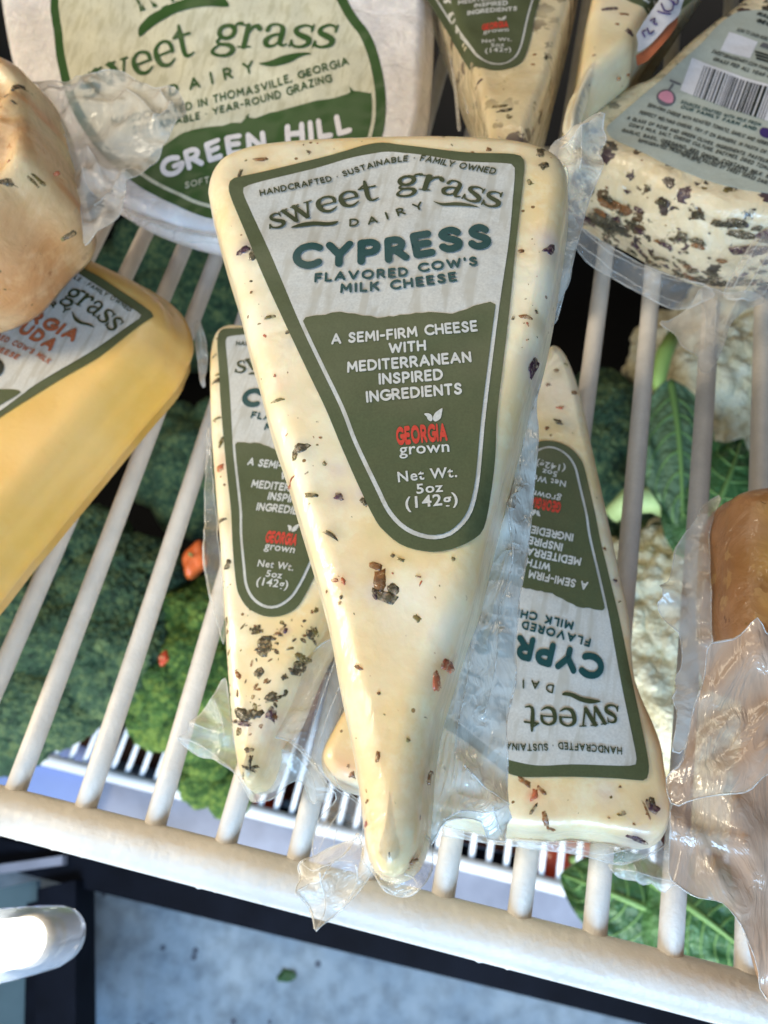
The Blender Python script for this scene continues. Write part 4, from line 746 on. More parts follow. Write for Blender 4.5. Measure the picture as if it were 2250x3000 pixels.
# ================================================================== PEPPER CHEESE BLOCK (upper left)
pl = Pl(.072, (100, 400), (.05, .05))
OR = [(-260, 60), (-100, 95), (0, 138), (35, 158), (68, 190), (98, 240), (139, 310), (178, 382), (202, 457), (212, 542), (232, 626), (248, 690), (246, 722), (190, 755), (139, 800), (105, 843), (60, 885), (0, 915), (-150, 950), (-420, 900), (-500, 500), (-430, 150)]
so = Solid(pl, sil(pl, OR, .026), .034, r=.006, n=220, sp=.0012, amp=.0024, seed=71, rb=.006, scale=9, bulge=.002)
so.ridge = (.35, .0055, .0016, pl.loc(120, 330), .022)
t = thing('cheese_block', 'orange tinted pepper cheese in wrinkled film at the upper left, lying over the golden wedge', 'cheese', base_loc(so))
FLK = [(38, 240, 14, 40, -.3, 'dark_herb'), (15, 275, 14, 10, 0, 'dark_herb'), (36, 292, 20, 8, -.5, 'dark_herb'), (78, 480, 16, 8, .3, 'green_herb'), (8, 520, 30, 14, .3, 'dark_herb'), (65, 492, 12, 8, 0, 'green_herb'), (160, 628, 14, 34, -.7, 'dark_herb'), (124, 445, 14, 14, 0, 'red_fleck'), (140, 640, 12, 10, 0, 'green_herb'), (24, 470, 10, 8, 0, 'red_fleck')]
so.build('cheese_body', M['orange'], t, [(60, 300, 50, (.76, .60, .34), .8), (40, 220, 36, (.78, .62, .36), .8), (70, 260, 24, (.75, .30, .10), .6), (150, 400, 80, (.78, .56, .28), .5), (180, 520, 60, (.58, .22, .05), .9), (60, 470, 60, (.78, .62, .36), .7), (120, 440, 20, (.60, .24, .05), .7), (150, 560, 60, (.60, .24, .06), .85), (80, 700, 140, (.66, .42, .28), .7), (200, 640, 50, (.62, .40, .2), .5), (200, 690, 20, (.5, .16, .05), .5)] + halo(FLK))
for f_ in FLK:
    px, py, a_, b_, an, mt = f_; fleck(so, t, px, py, a_, b_, an, mt)
film(t, [(92, 232), (130, 238), (190, 236), (262, 225), (321, 215), (363, 219), (401, 242), (443, 263), (489, 272), (515, 272), (532, 289), (544, 322), (540, 350), (523, 373), (494, 415), (443, 479), (405, 525), (376, 542), (370, 580), (363, 618), (338, 656), (295, 690), (262, 719), (248, 715), (246, 650), (225, 560), (215, 470), (190, 380), (145, 300), (110, 250)], .058, 'film_milky', seed=73, amp=.0016, fscale=12, sp=.0013, tilt=(-.1, .02), creases=[[(265, 450), (290, 490), (308, 540), (310, 575)], [(375, 280), (420, 320), (460, 370), (480, 400)], [(480, 300), (500, 330), (520, 345)], [(200, 420), (215, 450), (205, 480)], [(460, 390), (490, 370), (520, 330), (530, 300)], [(150, 275), (200, 280), (260, 272)], [(258, 520), (262, 560), (290, 590)], [(285, 620), (320, 590), (360, 540), (395, 500)]])

# ================================================================== TWO REAR WEDGES
pl = Pl(.045)
TC = [(1480, 640), (1455, 600), (1435, 450), (1424, 362), (1403, 271), (1374, 181), (1345, 108), (1308, 0), (1240, -180), (1130, -480), (1150, -540), (1400, -560), (1680, -560), (1740, -540), (1740, -400), (1700, -120), (1674, 0), (1645, 108), (1616, 224), (1591, 289), (1562, 362), (1547, 420), (1515, 580)]
so = Solid(pl, TC, .028, r=.0035, n=240, sp=.0014, amp=.0008, seed=81, rb=.003, bulge=.0008); topS = so
t = wedge_thing('herb flecked wedge standing between the white wheel and the other rear wedge, label tip down', so)
FLK = [(1465, 308, 44, 12, .15, 'green_herb'), (1478, 322, 40, 14, .2, 'dark_herb'), (1490, 340, 20, 18, -.3, 'green_herb'), (1600, 172, 12, 18, -.4, 'dark_herb'), (1560, 190, 14, 8, 0, 'brown_herb'), (1404, 226, 16, 10, .5, 'purple_fleck'), (1566, 162, 10, 8, 0, 'brown_herb')]
so.build('cheese_body', M['herby'], t, [(1480, 320, 90, (.80, .68, .42), .8), (1500, 180, 160, (.72, .60, .36), .7), (1620, 40, 90, (.70, .58, .36), .75)] + halo(FLK))
src = lm([(1286, 1617), (1163, 1310), (1311, 1296), (1166, 1413)])
tf = similarity(src, pl.locs([(1468, 204), (1413, 95), (1486, 92), (1410, 131)])); put_label(so, t, tf, CANON)
for f_ in FLK:
    px, py, a_, b_, an, mt = f_; fleck(so, t, px, py, a_, b_, an, mt)
b = B()
for q in ([(1345, 120), (1378, 220), (1398, 330), (1410, 420)], [(1325, 100), (1350, 220), (1372, 330)], [(1300, 60), (1330, 230), (1345, 380)]):
    b.tube([at(px, py, .030) for px, py in catmull(q, 20, False)], .0005, 6)
b.mk('film_crease_glint', M['film'], t)  # thin tubes drawn for the bright lines on the film creases

pl = Pl(.046)
TD = [(1668, 385), (1660, 340), (1676, 300), (1694, 235), (1706, 157), (1718, 78), (1733, 0), (1790, -250), (1830, -480), (2100, -560), (2350, -600), (2330, -540), (2120, -260), (1990, -100), (1921, 0), (1866, 102), (1851, 149), (1788, 204), (1729, 251), (1704, 300), (1690, 370)]
so = Solid(pl, TD, .030, r=.0040, n=220, sp=.0015, amp=.0008, seed=91, rb=.003, bulge=.001)
t = wedge_thing('rear wedge with a white handwritten sticker along its edge, beside the barcode wedge', so)
FLK = [(1788, 25, 44, 20, .2, 'purple_fleck'), (1828, 40, 26, 12, 0, 'brown_herb'), (1845, 88, 22, 20, -.8, 'purple_fleck'), (1808, 70, 14, 10, 0, 'brown_herb'), (1740, 163, 12, 7, 0, 'brown_herb'), (1822, 188, 12, 12, 0, 'brown_herb'), (1850, 178, 8, 8, 0, 'brown_herb')]
so.build('cheese_body', M['cream'], t, [(1760, 120, 130, (.70, .58, .34), .8), (1840, 30, 80, (.68, .54, .34), .7), (1720, 280, 60, (.85, .72, .46), .7)] + halo(FLK))
for f_ in FLK:
    px, py, a_, b_, an, mt = f_; fleck(so, t, px, py, a_, b_, an, mt)
src = lm([(1286, 1617), (1163, 1310)]); tf = similarity(src, pl.locs([(1878, 12), (1905, -130)])); put_label(so, t, tf, [e for e in CANON if e[1] in ('label', 'cream_panel', 'green_panel')])
# sticker wrapped over the edge
ps = Pl(.0480, (1930, 80), (-.25, 0))
def quad(pts, off=0, sp=.0015):
    P = resample(ps.locs(pts), 60); G = grid_in(P, sp); tv, tf_ = cdt([P], G); return ps.W(tv, off + .0004 * np.sin(tv[:, 0] * 700)), tf_
V, Fs = quad([(1862, 106), (1885, 65), (1913, 24), (1945, -20), (1990, -90), (2050, -90), (2003, 0), (1992, 39), (1972, 62), (1953, 78), (1935, 100), (1913, 121), (1890, 140), (1866, 157), (1868, 130)])
stk = mk('sticker', V, Fs, M['pwhite'], t)
V, Fs = quad([(1866, 157), (1890, 138), (1913, 119), (1953, 76), (1992, 37), (1990, 60), (1965, 100), (1940, 130), (1905, 165), (1870, 185)], -.0008); mk('sticker_print', V, Fs, M['lrust'], stk)
b = B()
for q in ([(1935, 15), (1945, 40), (1965, 38), (1970, 12)], [(1950, 0), (1975, 20), (1985, 5), (1970, -8)], [(1925, 35), (1945, 48), (1960, 50)], [(1905, 62), (1918, 55), (1915, 70), (1925, 74)], [(1895, 85), (1903, 100), (1915, 92)], [(1890, 92), (1880, 100), (1888, 112)], [(1982, -30), (2000, -18), (2010, -40)]):
    Q = ps.locs(q); Q = catmull(Q, 16, False); b.tube(ps.W(Q, .0005 + .0004 * np.sin(Q[:, 0] * 700)), .00022, 5)
b.mk('handwriting', M['purple'], stk)

# ================================================================== BARCODE WEDGE (upper right)
pl = Pl(.0345)
JO = [(1735, 448), (1700, 425), (1684, 395), (1700, 362), (1757, 313), (1843, 255), (1906, 227), (2000, 137), (2070, 78), (2149, 20), (2300, -90), (2600, -200), (2750, -100), (2700, 300), (2500, 600), (2380, 640), (2250, 640), (2122, 628), (1991, 580), (1880, 522), (1806, 492)]
so = Solid(pl, JO, .0315, r=.0045, n=260, sp=.0014, amp=.0006, seed=101, rb=.004, scale=22, bulge=.0035); jS = so
t = thing('cheese_wedge', 'herb crusted wedge at the upper right with its pale barcode back label facing up', 'cheese', base_loc(so))
so.build('cheese_body', M['crust'], t, [(1900, 250, 90, (.82, .70, .44), .8), (2050, 120, 90, (.80, .66, .42), .8), (1760, 340, 60, (.80, .68, .42), .8)])
def JP(q): return pl.locs(ZJ(q))
out = catmull(JP([(452, 955), (500, 900), (600, 815), (820, 640), (1000, 470), (1160, 330), (1280, 200), (1400, 115), (1500, 92), (1659, 98), (1900, 200), (2000, 700), (2000, 1400), (1900, 1490), (1659, 1448), (1450, 1408), (1200, 1338), (900, 1232), (700, 1132), (560, 1065), (480, 1015)]), 200)
E = [('poly', 'label', 'back', out, .00022)]
def JR(a, b_, hgt, mat, off=.00036, nm='print_block'):
    """bar from a to b (zoom px), hgt zoom px tall above the line"""
    d = np.array(b_, float) - a; n = np.array([d[1], -d[0]]); n = n / np.linalg.norm(n) * hgt; a = np.array(a, float); b_ = np.array(b_, float)
    E.append(('poly', nm, mat, JP([tuple(a), tuple(b_), tuple(b_ + n), tuple(a + n)]), off))
JR((1000, 680), (1680, 930), 258, 'pwhite', .00036)
rj = random.Random(3); u0 = np.array([1098, 722.]); du = np.array([.938, .345]); dv = np.array([.345, -.938]); x = 0
while x < 560:
    wd = rj.choice([6, 6, 10, 14, 22]); a = u0 + du * x; b_ = a + du * wd
    E.append(('poly', 'barcode', rj.choice(['lblack', 'lblack', 'grey']), JP([tuple(a), tuple(b_), tuple(b_ + dv * 240), tuple(a + dv * 240)]), .0005)); x += wd + rj.choice([6, 8, 14])
def JT(text, mat, pts, cap, wt=.22, tr=.22):
    bs = JP(pts); c0 = JP([pts[0], (pts[0][0] + cap * .3, pts[0][1] - cap)]); v, f = along(sans(text, wt, tr), bs, np.linalg.norm(c0[1] - c0[0])); E.append(('tri', 'lettering', mat, v, f, .0005))
txt = ['SEMI-FIRM CHEESE WITH ROASTED TOMATO, GARLIC AND HERBS. THE', 'PERFECT MELTING CHEESE. TRY IT ON BURGERS, IN PASTA OR WITH', 'A GLASS OF ROSE AND GREEN OLIVES. INGREDIENTS, PASTEURIZED', "COW'S MILK, SALT, CHEESE CULTURE, ENZYMES, DRIED TOMATO,", 'GARLIC, BASIL, OREGANO, RED ONION. CONTAINS MILK. KEEP', 'REFRIGERATED. PRODUCED AND PACKED BY SWEET GRASS DAIRY,', 'THOMASVILLE, GEORGIA. ENJOY WITHIN FIVE DAYS OF OPENING', 'FOR THE BEST FLAVOR AND TEXTURE']
st_ = [(750, 800, 1.0), (690, 850, 1.0), (600, 885, 1), (612, 935, 1), (560, 975, 1), (680, 1060, .95), (850, 1085, .8), (1000, 1170, .2)]
for k, (x_, y_, f_) in enumerate(st_):
    L_ = (1720 - x_) * f_; JT(txt[k][:int(64 * f_) + (0 if f_ > .5 else 4)], 'lblack', [(x_, y_ + 8), (x_ + L_ * .5, y_ + 8 + L_ * .5 * .30), (x_ + L_, y_ + 8 + L_ * .335)], 27)
JT('SOURCES CRAFTED WITH MILK FROM', 'lteal', [(1000, 775), (1300, 870), (1590, 960)], 24); JT('OUR FAMILY FARM AND', 'lteal', [(1000, 810), (1300, 905), (1560, 990)], 24)
JT('SCAN TO LEARN MORE ABOUT US', 'lblack', [(1415, 250), (1560, 290), (1760, 345)], 26); JT('SWEETGRASSDAIRY.COM FAMILY FARM', 'lblack', [(1230, 405), (1480, 490), (1760, 590)], 26); JT('GRASS FED ALL YEAR ROUND', 'lblack', [(1240, 455), (1480, 540), (1760, 640)], 26)
JT('MADE IN', 'lblack', [(1565, 130), (1760, 190)], 30, .3); JT('GEORGIA', 'lblack', [(1560, 180), (1800, 250)], 30, .3)
E.append(('poly', 'print_block', 'pwhite', JP([(1300, 385), (1520, 450), (1580, 320), (1365, 250)]), .00036)); E.append(('poly', 'print_block', 'grey', JP([(1590, 355), (1800, 420), (1810, 385), (1620, 325)]), .0005))
for k in range(3): E.append(('poly', 'print_block', 'lblack', JP([(1555 + 3 * k, 405 + 26 * k), (1800, 480 + 26 * k), (1802, 466 + 26 * k), (1560 + 3 * k, 391 + 26 * k)]), .0005))
# printed wine glass, upside down
E.append(('poly', 'print_glass', 'grey', catmull(JP([(820, 740), (835, 705), (870, 682), (915, 680), (950, 700), (968, 735), (958, 770), (925, 795), (880, 798), (840, 780)]), 30), .00036))
E.append(('poly', 'print_glass', 'pink', catmull(JP([(836, 740), (850, 710), (880, 696), (915, 695), (942, 715), (950, 745), (938, 775), (900, 778), (860, 762)]), 30), .0005))
JR((922, 690), (955, 640), 16, 'grey'); JR((918, 618), (1000, 645), 18, 'grey')
E.append(('poly', 'print_grape', 'purple', catmull(JP([(1590, 990), (1610, 970), (1650, 975), (1700, 1000), (1690, 1040), (1640, 1045), (1600, 1025)]), 20), .0005))
put_label(so, t, lambda P: P, E)
scatter(so, t, 60, ['dark_herb', 'brown_herb', 'green_herb'], .0003, .0012, avoid=inset(out, -.001), seed=17)
# herb flakes pressed into the front side: sit on the side wall
Pb = so.P; sidx = [i for i in range(len(Pb))]
def side_point(i, w): 
    n2 = np.roll(Pb, -1, 0) - np.roll(Pb, 1, 0); n2 /= np.linalg.norm(n2, axis=1)[:, None]; nn = np.c_[-n2[:, 1], n2[:, 0]]
    tt = (w + so.th - so.rb) / (so.th - so.rb - so.r); off = -so.bulge * math.sin(np.clip(tt, 0, 1) * math.pi); p = Pb[i] + nn[i] * off; return so.pl.W([p], w)[0], so.pl.e1 * n2[i][0] + so.pl.e2 * n2[i][1], -(so.pl.e1 * nn[i][0] + so.pl.e2 * nn[i][1])
front = [i for i in range(len(Pb)) if (so.pl.o + Pb[i][0] * so.pl.e1 + Pb[i][1] * so.pl.e2)[1] < at(1735, 380, .0345)[1] + .005]
r_ = random.Random(12)
for k in range(230):
    i = r_.choice(front); w_ = r_.uniform(-so.th + .004, -.003); p, tg, nn = side_point(i, w_); up = np.cross(nn, tg); s_ = r_.uniform(.0003, .0012) * (1 + (r_.random() < .2)); asp = r_.uniform(.8, 3.0); an = r_.uniform(0, 3.1)
    Q = [p + nn * .00025 + (math.cos(q + an) * tg * asp + math.sin(q + an) * up) * s_ * (1 + r_.uniform(-.4, .4)) for q in np.linspace(0, 6.28, 9, endpoint=False)]
    mk('herb_fleck', np.array(Q + [p + nn * .0007]), [[q, (q + 1) % 9, 9] for q in range(9)], M[r_.choice(['dark_herb', 'dark_herb', 'dark_herb', 'purple_fleck', 'brown_herb'])], t)
film(t, [(1680, 660), (1720, 690), (1800, 740), (1900, 790), (2000, 825), (2060, 840), (2090, 870), (2060, 885), (1990, 905), (1900, 870), (1800, 815), (1720, 765), (1680, 720), (1668, 690)], .023, 'film', name='film_seam', seed=105, amp=.001, fold=-.4, tilt=(0, .3), creases=[[(1686, 672), (1760, 735), (1860, 790), (1990, 840)], [(1684, 715), (1800, 800), (1900, 855), (2000, 895)]])
film(t, [(1960, 940), (2020, 900), (2060, 850), (2130, 870), (2200, 860), (2240, 880), (2200, 900), (2160, 930), (2130, 970), (2110, 1030), (2100, 1060), (2085, 1085), (2070, 1100), (2050, 1090), (2035, 1050), (1995, 1020), (1975, 980), (1930, 950)], .012, 'film_milky', name='film_tail', seed=107, amp=.0014, fscale=12, fold=1.4, creases=[[(2045, 870), (2060, 960), (2050, 1060)], [(2090, 900), (2085, 1000), (2075, 1080)], [(2150, 900), (2120, 960), (2105, 1030)]])
film(t, [(2120, 870), (2150, 800), (2200, 720), (2260, 640), (2300, 700), (2270, 800), (2230, 870), (2180, 890)], .026, 'film', name='film_band', seed=109, amp=.001, fold=1.0, creases=[[(2140, 860), (2190, 770), (2240, 690)], [(2170, 880), (2220, 800), (2260, 730)]])

# ================================================================== RIGHT EDGE: brown rind wedge and tan block
pl = Pl(.052, (2200, 1700), (.0, 0))
KO = [(2066, 1560), (2090, 1490), (2130, 1445), (2200, 1405), (2300, 1390), (2600, 1380), (2800, 1700), (2700, 2050), (2400, 2060), (2200, 2040), (2090, 2000), (2064, 1900), (2060, 1700)]
so = Solid(pl, sil(pl, KO, .020), .030, r=.007, n=180, sp=.0016, amp=.0010, seed=111, rb=.006, scale=16)
t = thing('cheese_wedge', 'amber wedge with a mottled brown rind at the right edge, film bunched below it', 'cheese', base_loc(so))
so.build('cheese_body', M['brown'], t, [(2310, 1650, 95, (.55, .29, .05), .98), (2300, 1500, 70, (.50, .25, .04), .9), (2300, 1780, 80, (.5, .25, .05), .95), (2100, 1700, 36, (.5, .28, .12), .5)])
film(t, [(2075, 1470), (2052, 1494), (2034, 1530), (2007, 1562), (1990, 1590), (1975, 1616), (1970, 1660), (1960, 1700), (1930, 1722), (1939, 1752), (1926, 1772), (1948, 1811), (1962, 1842), (1990, 1862), (1995, 1910), (1993, 1955), (1975, 1992), (1981, 2023), (1966, 2046), (1980, 2091), (1974, 2150), (1971, 2204), (2010, 2180), (2060, 2000), (2075, 1900), (2072, 1700), (2075, 1560), (2110, 1460)], .040, 'film_milky', seed=113, lines=False, amp=.0009, sp=.0013, creases=[[(2062, 1520), (2060, 1650), (2064, 1800), (2070, 1880)], [(1935, 1735), (1960, 1740), (1985, 1760)], [(1965, 1840), (1985, 1830), (1995, 1800)]])
pl = Pl(.040, (2200, 2500), (0, 0))
K2 = [(2160, 2200), (2142, 2350), (2135, 2500), (2160, 2650), (2195, 2780), (2230, 2900), (2330, 3050), (2600, 3100), (2800, 2800), (2800, 2200), (2500, 2050), (2250, 2080)]
so = Solid(pl, sil(pl, K2, .026), .030, r=.006, n=160, sp=.002, amp=.0012, seed=121, rb=.005, scale=16)
t = thing('cheese_block', 'tan cheese block at the lower right edge under large folds of milky film', 'cheese', base_loc(so))
so.build('cheese_body', M['tan'], t)
film(t, [(1950, 2280), (1990, 2240), (2010, 2180), (2030, 2080), (2060, 1990), (2070, 1900), (2110, 1885), (2150, 1875), (2180, 1850), (2200, 1825), (2218, 1832), (2250, 1870), (2330, 1880), (2380, 2100), (2340, 2250), (2240, 2270), (2180, 2320), (2100, 2330), (2020, 2345), (1968, 2360)], .058, 'film_pink', name='film_fold', seed=123, lines=False, amp=.0016, fscale=20, fold=.75, tilt=(.1, .05), creases=[[(2195, 1915), (2160, 1955), (2115, 2005), (2080, 2050)], [(2250, 2100), (2200, 2160), (2150, 2220), (2100, 2255), (2060, 2275)], [(2205, 1830), (2212, 1870), (2240, 1940)], [(1990, 2270), (2070, 2180), (2150, 2110)], [(2000, 2330), (2100, 2310), (2200, 2240), (2250, 2195)]])
film(t, [(1968, 2360), (2050, 2335), (2150, 2325), (2220, 2290), (2260, 2270), (2330, 2400), (2340, 2700), (2320, 2950), (2237, 2915), (2215, 2840), (2200, 2790), (2183, 2749), (2160, 2700), (2142, 2675), (2108, 2640), (2040, 2627), (1986, 2593), (1960, 2560), (1962, 2450)], .036, 'film_pink', name='film_sheet', seed=125, lines=False, amp=.0016, fscale=20, fold=-.7, tilt=(.1, .1), creases=[[(1970, 2380), (2040, 2470), (2110, 2560), (2180, 2640)], [(2080, 2560), (2130, 2640), (2190, 2740), (2225, 2840)], [(2150, 2350), (2170, 2450), (2215, 2560)], [(1970, 2420), (2060, 2440), (2160, 2470)]])
film(t, [(1783, 2532), (1830, 2528), (1880, 2518), (1940, 2480), (1970, 2460), (2000, 2540), (2040, 2600), (2050, 2630), (1995, 2600), (1965, 2592), (1945, 2614), (1925, 2606), (1905, 2587), (1880, 2592), (1857, 2580), (1830, 2575), (1803, 2562)], .012, 'film_tip', name='film_hem', seed=127, amp=.0010, sp=.0012, creases=[[(1800, 2545), (1860, 2555), (1930, 2575), (1990, 2585)], [(1850, 2535), (1855, 2570)]])

# ================================================================== BELOW THE SHELF
ZL = -.60
PI = math.pi
def ico(sub):
    bm = bmesh.new(); bmesh.ops.create_icosphere(bm, subdivisions=sub, radius=1); V = np.array([v.co[:] for v in bm.verts]); Fs = [[v.index for v in f.verts] for f in bm.faces]; bm.free(); return V, Fs
def noise3(P, f, seed):
    a, b_, c_ = VN(seed), VN(seed + 1), VN(seed + 2); return (a(P[:, 0] * f + 30, P[:, 1] * f + 30) + b_(P[:, 1] * f + 30, P[:, 2] * f + 30) + c_(P[:, 2] * f + 30, P[:, 0] * f + 30)) / 3
def bead_mesh(name, sub, nb, amp, lump, seed, mat):
    V, Fs = ico(sub); r = np.random.default_rng(seed); k = np.arange(nb) + .5; ph = np.arccos(1 - 2 * k / nb); th = PI * (1 + 5 ** .5) * k
    Bc = np.c_[np.cos(th) * np.sin(ph), np.sin(th) * np.sin(ph), np.cos(ph)] + r.normal(0, 1.0 / math.sqrt(nb), (nb, 3)); Bc /= np.linalg.norm(Bc, axis=1)[:, None]
    br = 1.9 / math.sqrt(nb) * r.uniform(.8, 1.15, nb); hh = np.zeros(len(V)); tint = np.zeros((len(V), 4)); bt = r.uniform(0, 1, nb); am = r.uniform(.6, 1.1, nb)
    for i in range(0, len(V), 1500):
        D = np.linalg.norm(V[i:i + 1500, None] - Bc[None], axis=2); j = D.argmin(1); d = D[np.arange(len(j)), j] / br[j]; tint[i:i + 1500, :3] = bt[j][:, None]; hh[i:i + 1500] = am[j] * np.sqrt(np.clip(1 - d * d, 0, 1))
    R = 1 + amp * hh + lump * noise3(V, 2.1, seed) + lump * .6 * noise3(V, 4.7, seed + 5)
    me = bpy.data.meshes.new(name); me.from_pydata((V * R[:, None]).tolist(), [], Fs); me.update(); me.shade_smooth(); me.materials.append(mat); a_ = me.color_attributes.new('bead', 'FLOAT_COLOR', 'POINT'); a_.data.foreach_set('color', tint.astype(np.float32).ravel()); return me
def veg_mat(name, stops, scale, bump=.6, bs=900, rough=.6, sss=.0):
    m, nt, p, out = nodes(name); L = nt.links; tc = N(nt, 'ShaderNodeTexCoord'); n = N(nt, 'ShaderNodeTexNoise', i_Scale=float(scale), i_Detail=5.0); L.new(tc.outputs['Object'], n.inputs['Vector'])
    n2 = N(nt, 'ShaderNodeTexNoise', i_Scale=float(scale) * 9, i_Detail=3.0); L.new(tc.outputs['Object'], n2.inputs['Vector'])
    a = N(nt, 'ShaderNodeMath', operation='MULTIPLY_ADD', i_1=.55, i_2=-.34); L.new(n2.outputs['Fac'], a.inputs[0]); s0 = N(nt, 'ShaderNodeMath', operation='ADD'); L.new(n.outputs['Fac'], s0.inputs[0]); L.new(a.outputs[0], s0.inputs[1]); ba = N(nt, 'ShaderNodeAttribute', attribute_name='bead'); s_ = N(nt, 'ShaderNodeMath', operation='MULTIPLY_ADD', i_1=.42); L.new(ba.outputs['Fac'], s_.inputs[0]); L.new(s0.outputs[0], s_.inputs[2])
    L.new(ramp(nt, s_.outputs[0], stops), p.inputs['Base Color']); p.inputs['Roughness'].default_value = rough; p.inputs['Subsurface Weight'].default_value = sss; p.inputs['Subsurface Scale'].default_value = .004
    b_ = N(nt, 'ShaderNodeBump', i_Strength=bump, i_Distance=.05); L.new(n2.outputs['Fac'], b_.inputs['Height']); L.new(b_.outputs[0], p.inputs['Normal']); return m
M['broc'] = veg_mat('broccoli_green', [(.30, (.012, .040, .022)), (.6, (.045, .115, .060)), (.9, (.17, .25, .10))], 3.0)
M['broc2'] = veg_mat('bright_broccoli', [(.3, (.02, .07, .014)), (.6, (.07, .18, .035)), (.9, (.26, .38, .07))], 3.0)
M['stem'] = simple('broccoli_stem', (.22, .34, .10), .5, .3, 60); M['cauli'] = veg_mat('cauliflower_cream', [(.25, (.70, .60, .34)), (.6, (.88, .80, .54)), (.95, (.92, .88, .68))], 2.2, .5)
bro = bead_mesh('floret', 6, 2600, .075, .16, 3, M['broc']); bro2 = bead_mesh('floret_bright', 6, 1500, .09, .24, 13, M['broc2']); cau = bead_mesh('curd', 6, 260, .10, .22, 23, M['cauli'])
def head(name, label, cat, c, R, me, n, seed, pn, flat=.62, lobe=.5, group=None, stem=True):
    r = random.Random(seed); t_ = thing(name, label, cat, c - np.array([0, 0, R * .9]), group)
    for i in range(n):
        if i == 0: d = np.array([0, 0, 1.])
        else: ph = math.acos(1 - 1.05 * (i) / n); th = 2.399 * i + seed; d = np.array([math.sin(ph) * math.cos(th), math.sin(ph) * math.sin(th), math.cos(ph)])
        k = lobe * r.uniform(.85, 1.15); p = d * np.array([1, 1, flat]) * R * (1 - k * .55) + np.array([0, 0, R * .9])
        o = bpy.data.objects.new(pn, me); link(o, t_); o.location = Vector(p); o.scale = (R * k, R * k, R * k * .85); o.rotation_euler = (r.uniform(0, 6), r.uniform(0, 6), r.uniform(0, 6))
    if stem: b_ = B(); b_.tube([c + np.array([0, 0, -R * (.1 + .2 * q)]) for q in range(5)], [R * .5, R * .34, R * .27, R * .24, R * .23], 14); b_.mk('stem', M['stem'], t_)
    return t_
def px_at(px, py, z): return at(px, py, z)
G1 = 'broccoli heads below the shelf'
head('broccoli', 'large dark broccoli head at the lower left, seen through the left wires', 'broccoli', px_at(160, 1850, -.44), .104, bro, 15, 1, 'floret', group=G1, lobe=.50)
head('broccoli', 'dark broccoli head behind the golden wedge, between it and the left cream wedge', 'broccoli', px_at(590, 1370, -.47), .066, bro, 11, 2, 'floret', group=G1)
head('broccoli', 'bright yellowish green broccoli left of the left cream wedge tip', 'broccoli', px_at(620, 1960, -.46), .070, bro2, 12, 3, 'floret', group=G1)
head('broccoli', 'dim broccoli head just under the edge of the white wheel', 'broccoli', px_at(540, 860, -.58), .11, bro, 12, 4, 'floret', group=G1)
head('broccoli', 'shaded broccoli head right of the inverted wedge tip', 'broccoli', px_at(1700, 1440, -.47), .105, bro, 13, 5, 'floret', group=G1)
head('broccoli', 'small bright broccoli floret showing below the left wedge tip', 'broccoli', px_at(640, 2230, -.50), .042, bro2, 7, 6, 'floret', group=G1)
G2 = 'cauliflower heads below the shelf'
head('cauliflower', 'cauliflower head at the upper right behind the wires', 'cauliflower', px_at(2190, 1180, -.46), .105, cau, 14, 9, 'curd', group=G2, lobe=.55)
head('cauliflower', 'lower cauliflower head between the inverted wedge and the amber wedge', 'cauliflower', px_at(1990, 1960, -.45), .112, cau, 15, 10, 'curd', group=G2, lobe=.55)
# leaves
M['leaf'] = veg_mat('leaf_green', [(.3, (.03, .09, .03)), (.6, (.06, .16, .05)), (.8, (.11, .24, .07))], 14, .3, rough=.42); M['leafb'] = veg_mat('pale_leaf', [(.3, (.08, .15, .08)), (.6, (.12, .21, .11)), (.8, (.18, .28, .14))], 14, .3); M['vein'] = simple('leaf_vein', (.16, .30, .09), .5)
def leaf(label, base, tip, width, curl, mat, group, name='leaf', arch=.02, veins=6, seed=1, roll=0):
    a, c = px_at(*base), px_at(*tip); t_ = thing(name, label, 'leaf', a, group); ax = c - a; Ln = np.linalg.norm(ax); ax /= Ln; up = np.array([0, 0, 1.]); sd = np.cross(ax, up); sd /= np.linalg.norm(sd); up = np.cross(sd, ax)
    sd, up = sd * math.cos(roll) + up * math.sin(roll), up * math.cos(roll) - sd * math.sin(roll)
    nu, nv = 40, 25; vn = VN(seed)
    def S_(u, v):
        wd = width * (math.sin(PI * min(1, u ** .75)) ** .7 if 0 < u < 1 else 0.0) ; x = v * wd; z_ = curl * abs(v) ** 1.7 * wd + arch * math.sin(PI * u) + .008 * float(vn(u * 6 + 9, v * 4 + 9)) * abs(v); 
        k = abs(v * 6 % 1 - .5) * .0; return a + ax * u * Ln + sd * x + up * z_
    V = [S_(i / (nu - 1), -1 + 2 * j / (nv - 1)) for i in range(nu) for j in range(nv)]; Fs = [[i * nv + j, i * nv + j + 1, (i + 1) * nv + j + 1, (i + 1) * nv + j] for i in range(nu - 1) for j in range(nv - 1)]
    V2 = [v - up * .0012 for v in V]; k = len(V); Fs = Fs + [[q + k for q in f[::-1]] for f in Fs]
    mk('leaf_blade', V + V2, Fs, M[mat], t_); b_ = B(); b_.tube([S_(q, 0) + up * .0008 for q in np.linspace(0, .97, 24)], np.linspace(.0030, .0008, 24), 8)
    for i in range(1, veins + 1):
        for s_ in (-1, 1):
            u0_ = i / (veins + 1) * .9; b_.tube([S_(min(.98, u0_ + .05 * q + .22 * q * q), s_ * .92 * q) + up * .0004 for q in np.linspace(0, 1, 10)], np.linspace(.0009, .0003, 10), 6)
    b_.mk('leaf_vein', M['vein'], t_); return t_
G3 = 'cauliflower leaves below the shelf'
leaf('dark green leaf end pointing left at the lower right, under the film', (1980, 2700, -.44), (1640, 2560, -.46), .034, -.25, 'leaf', G3, seed=2)
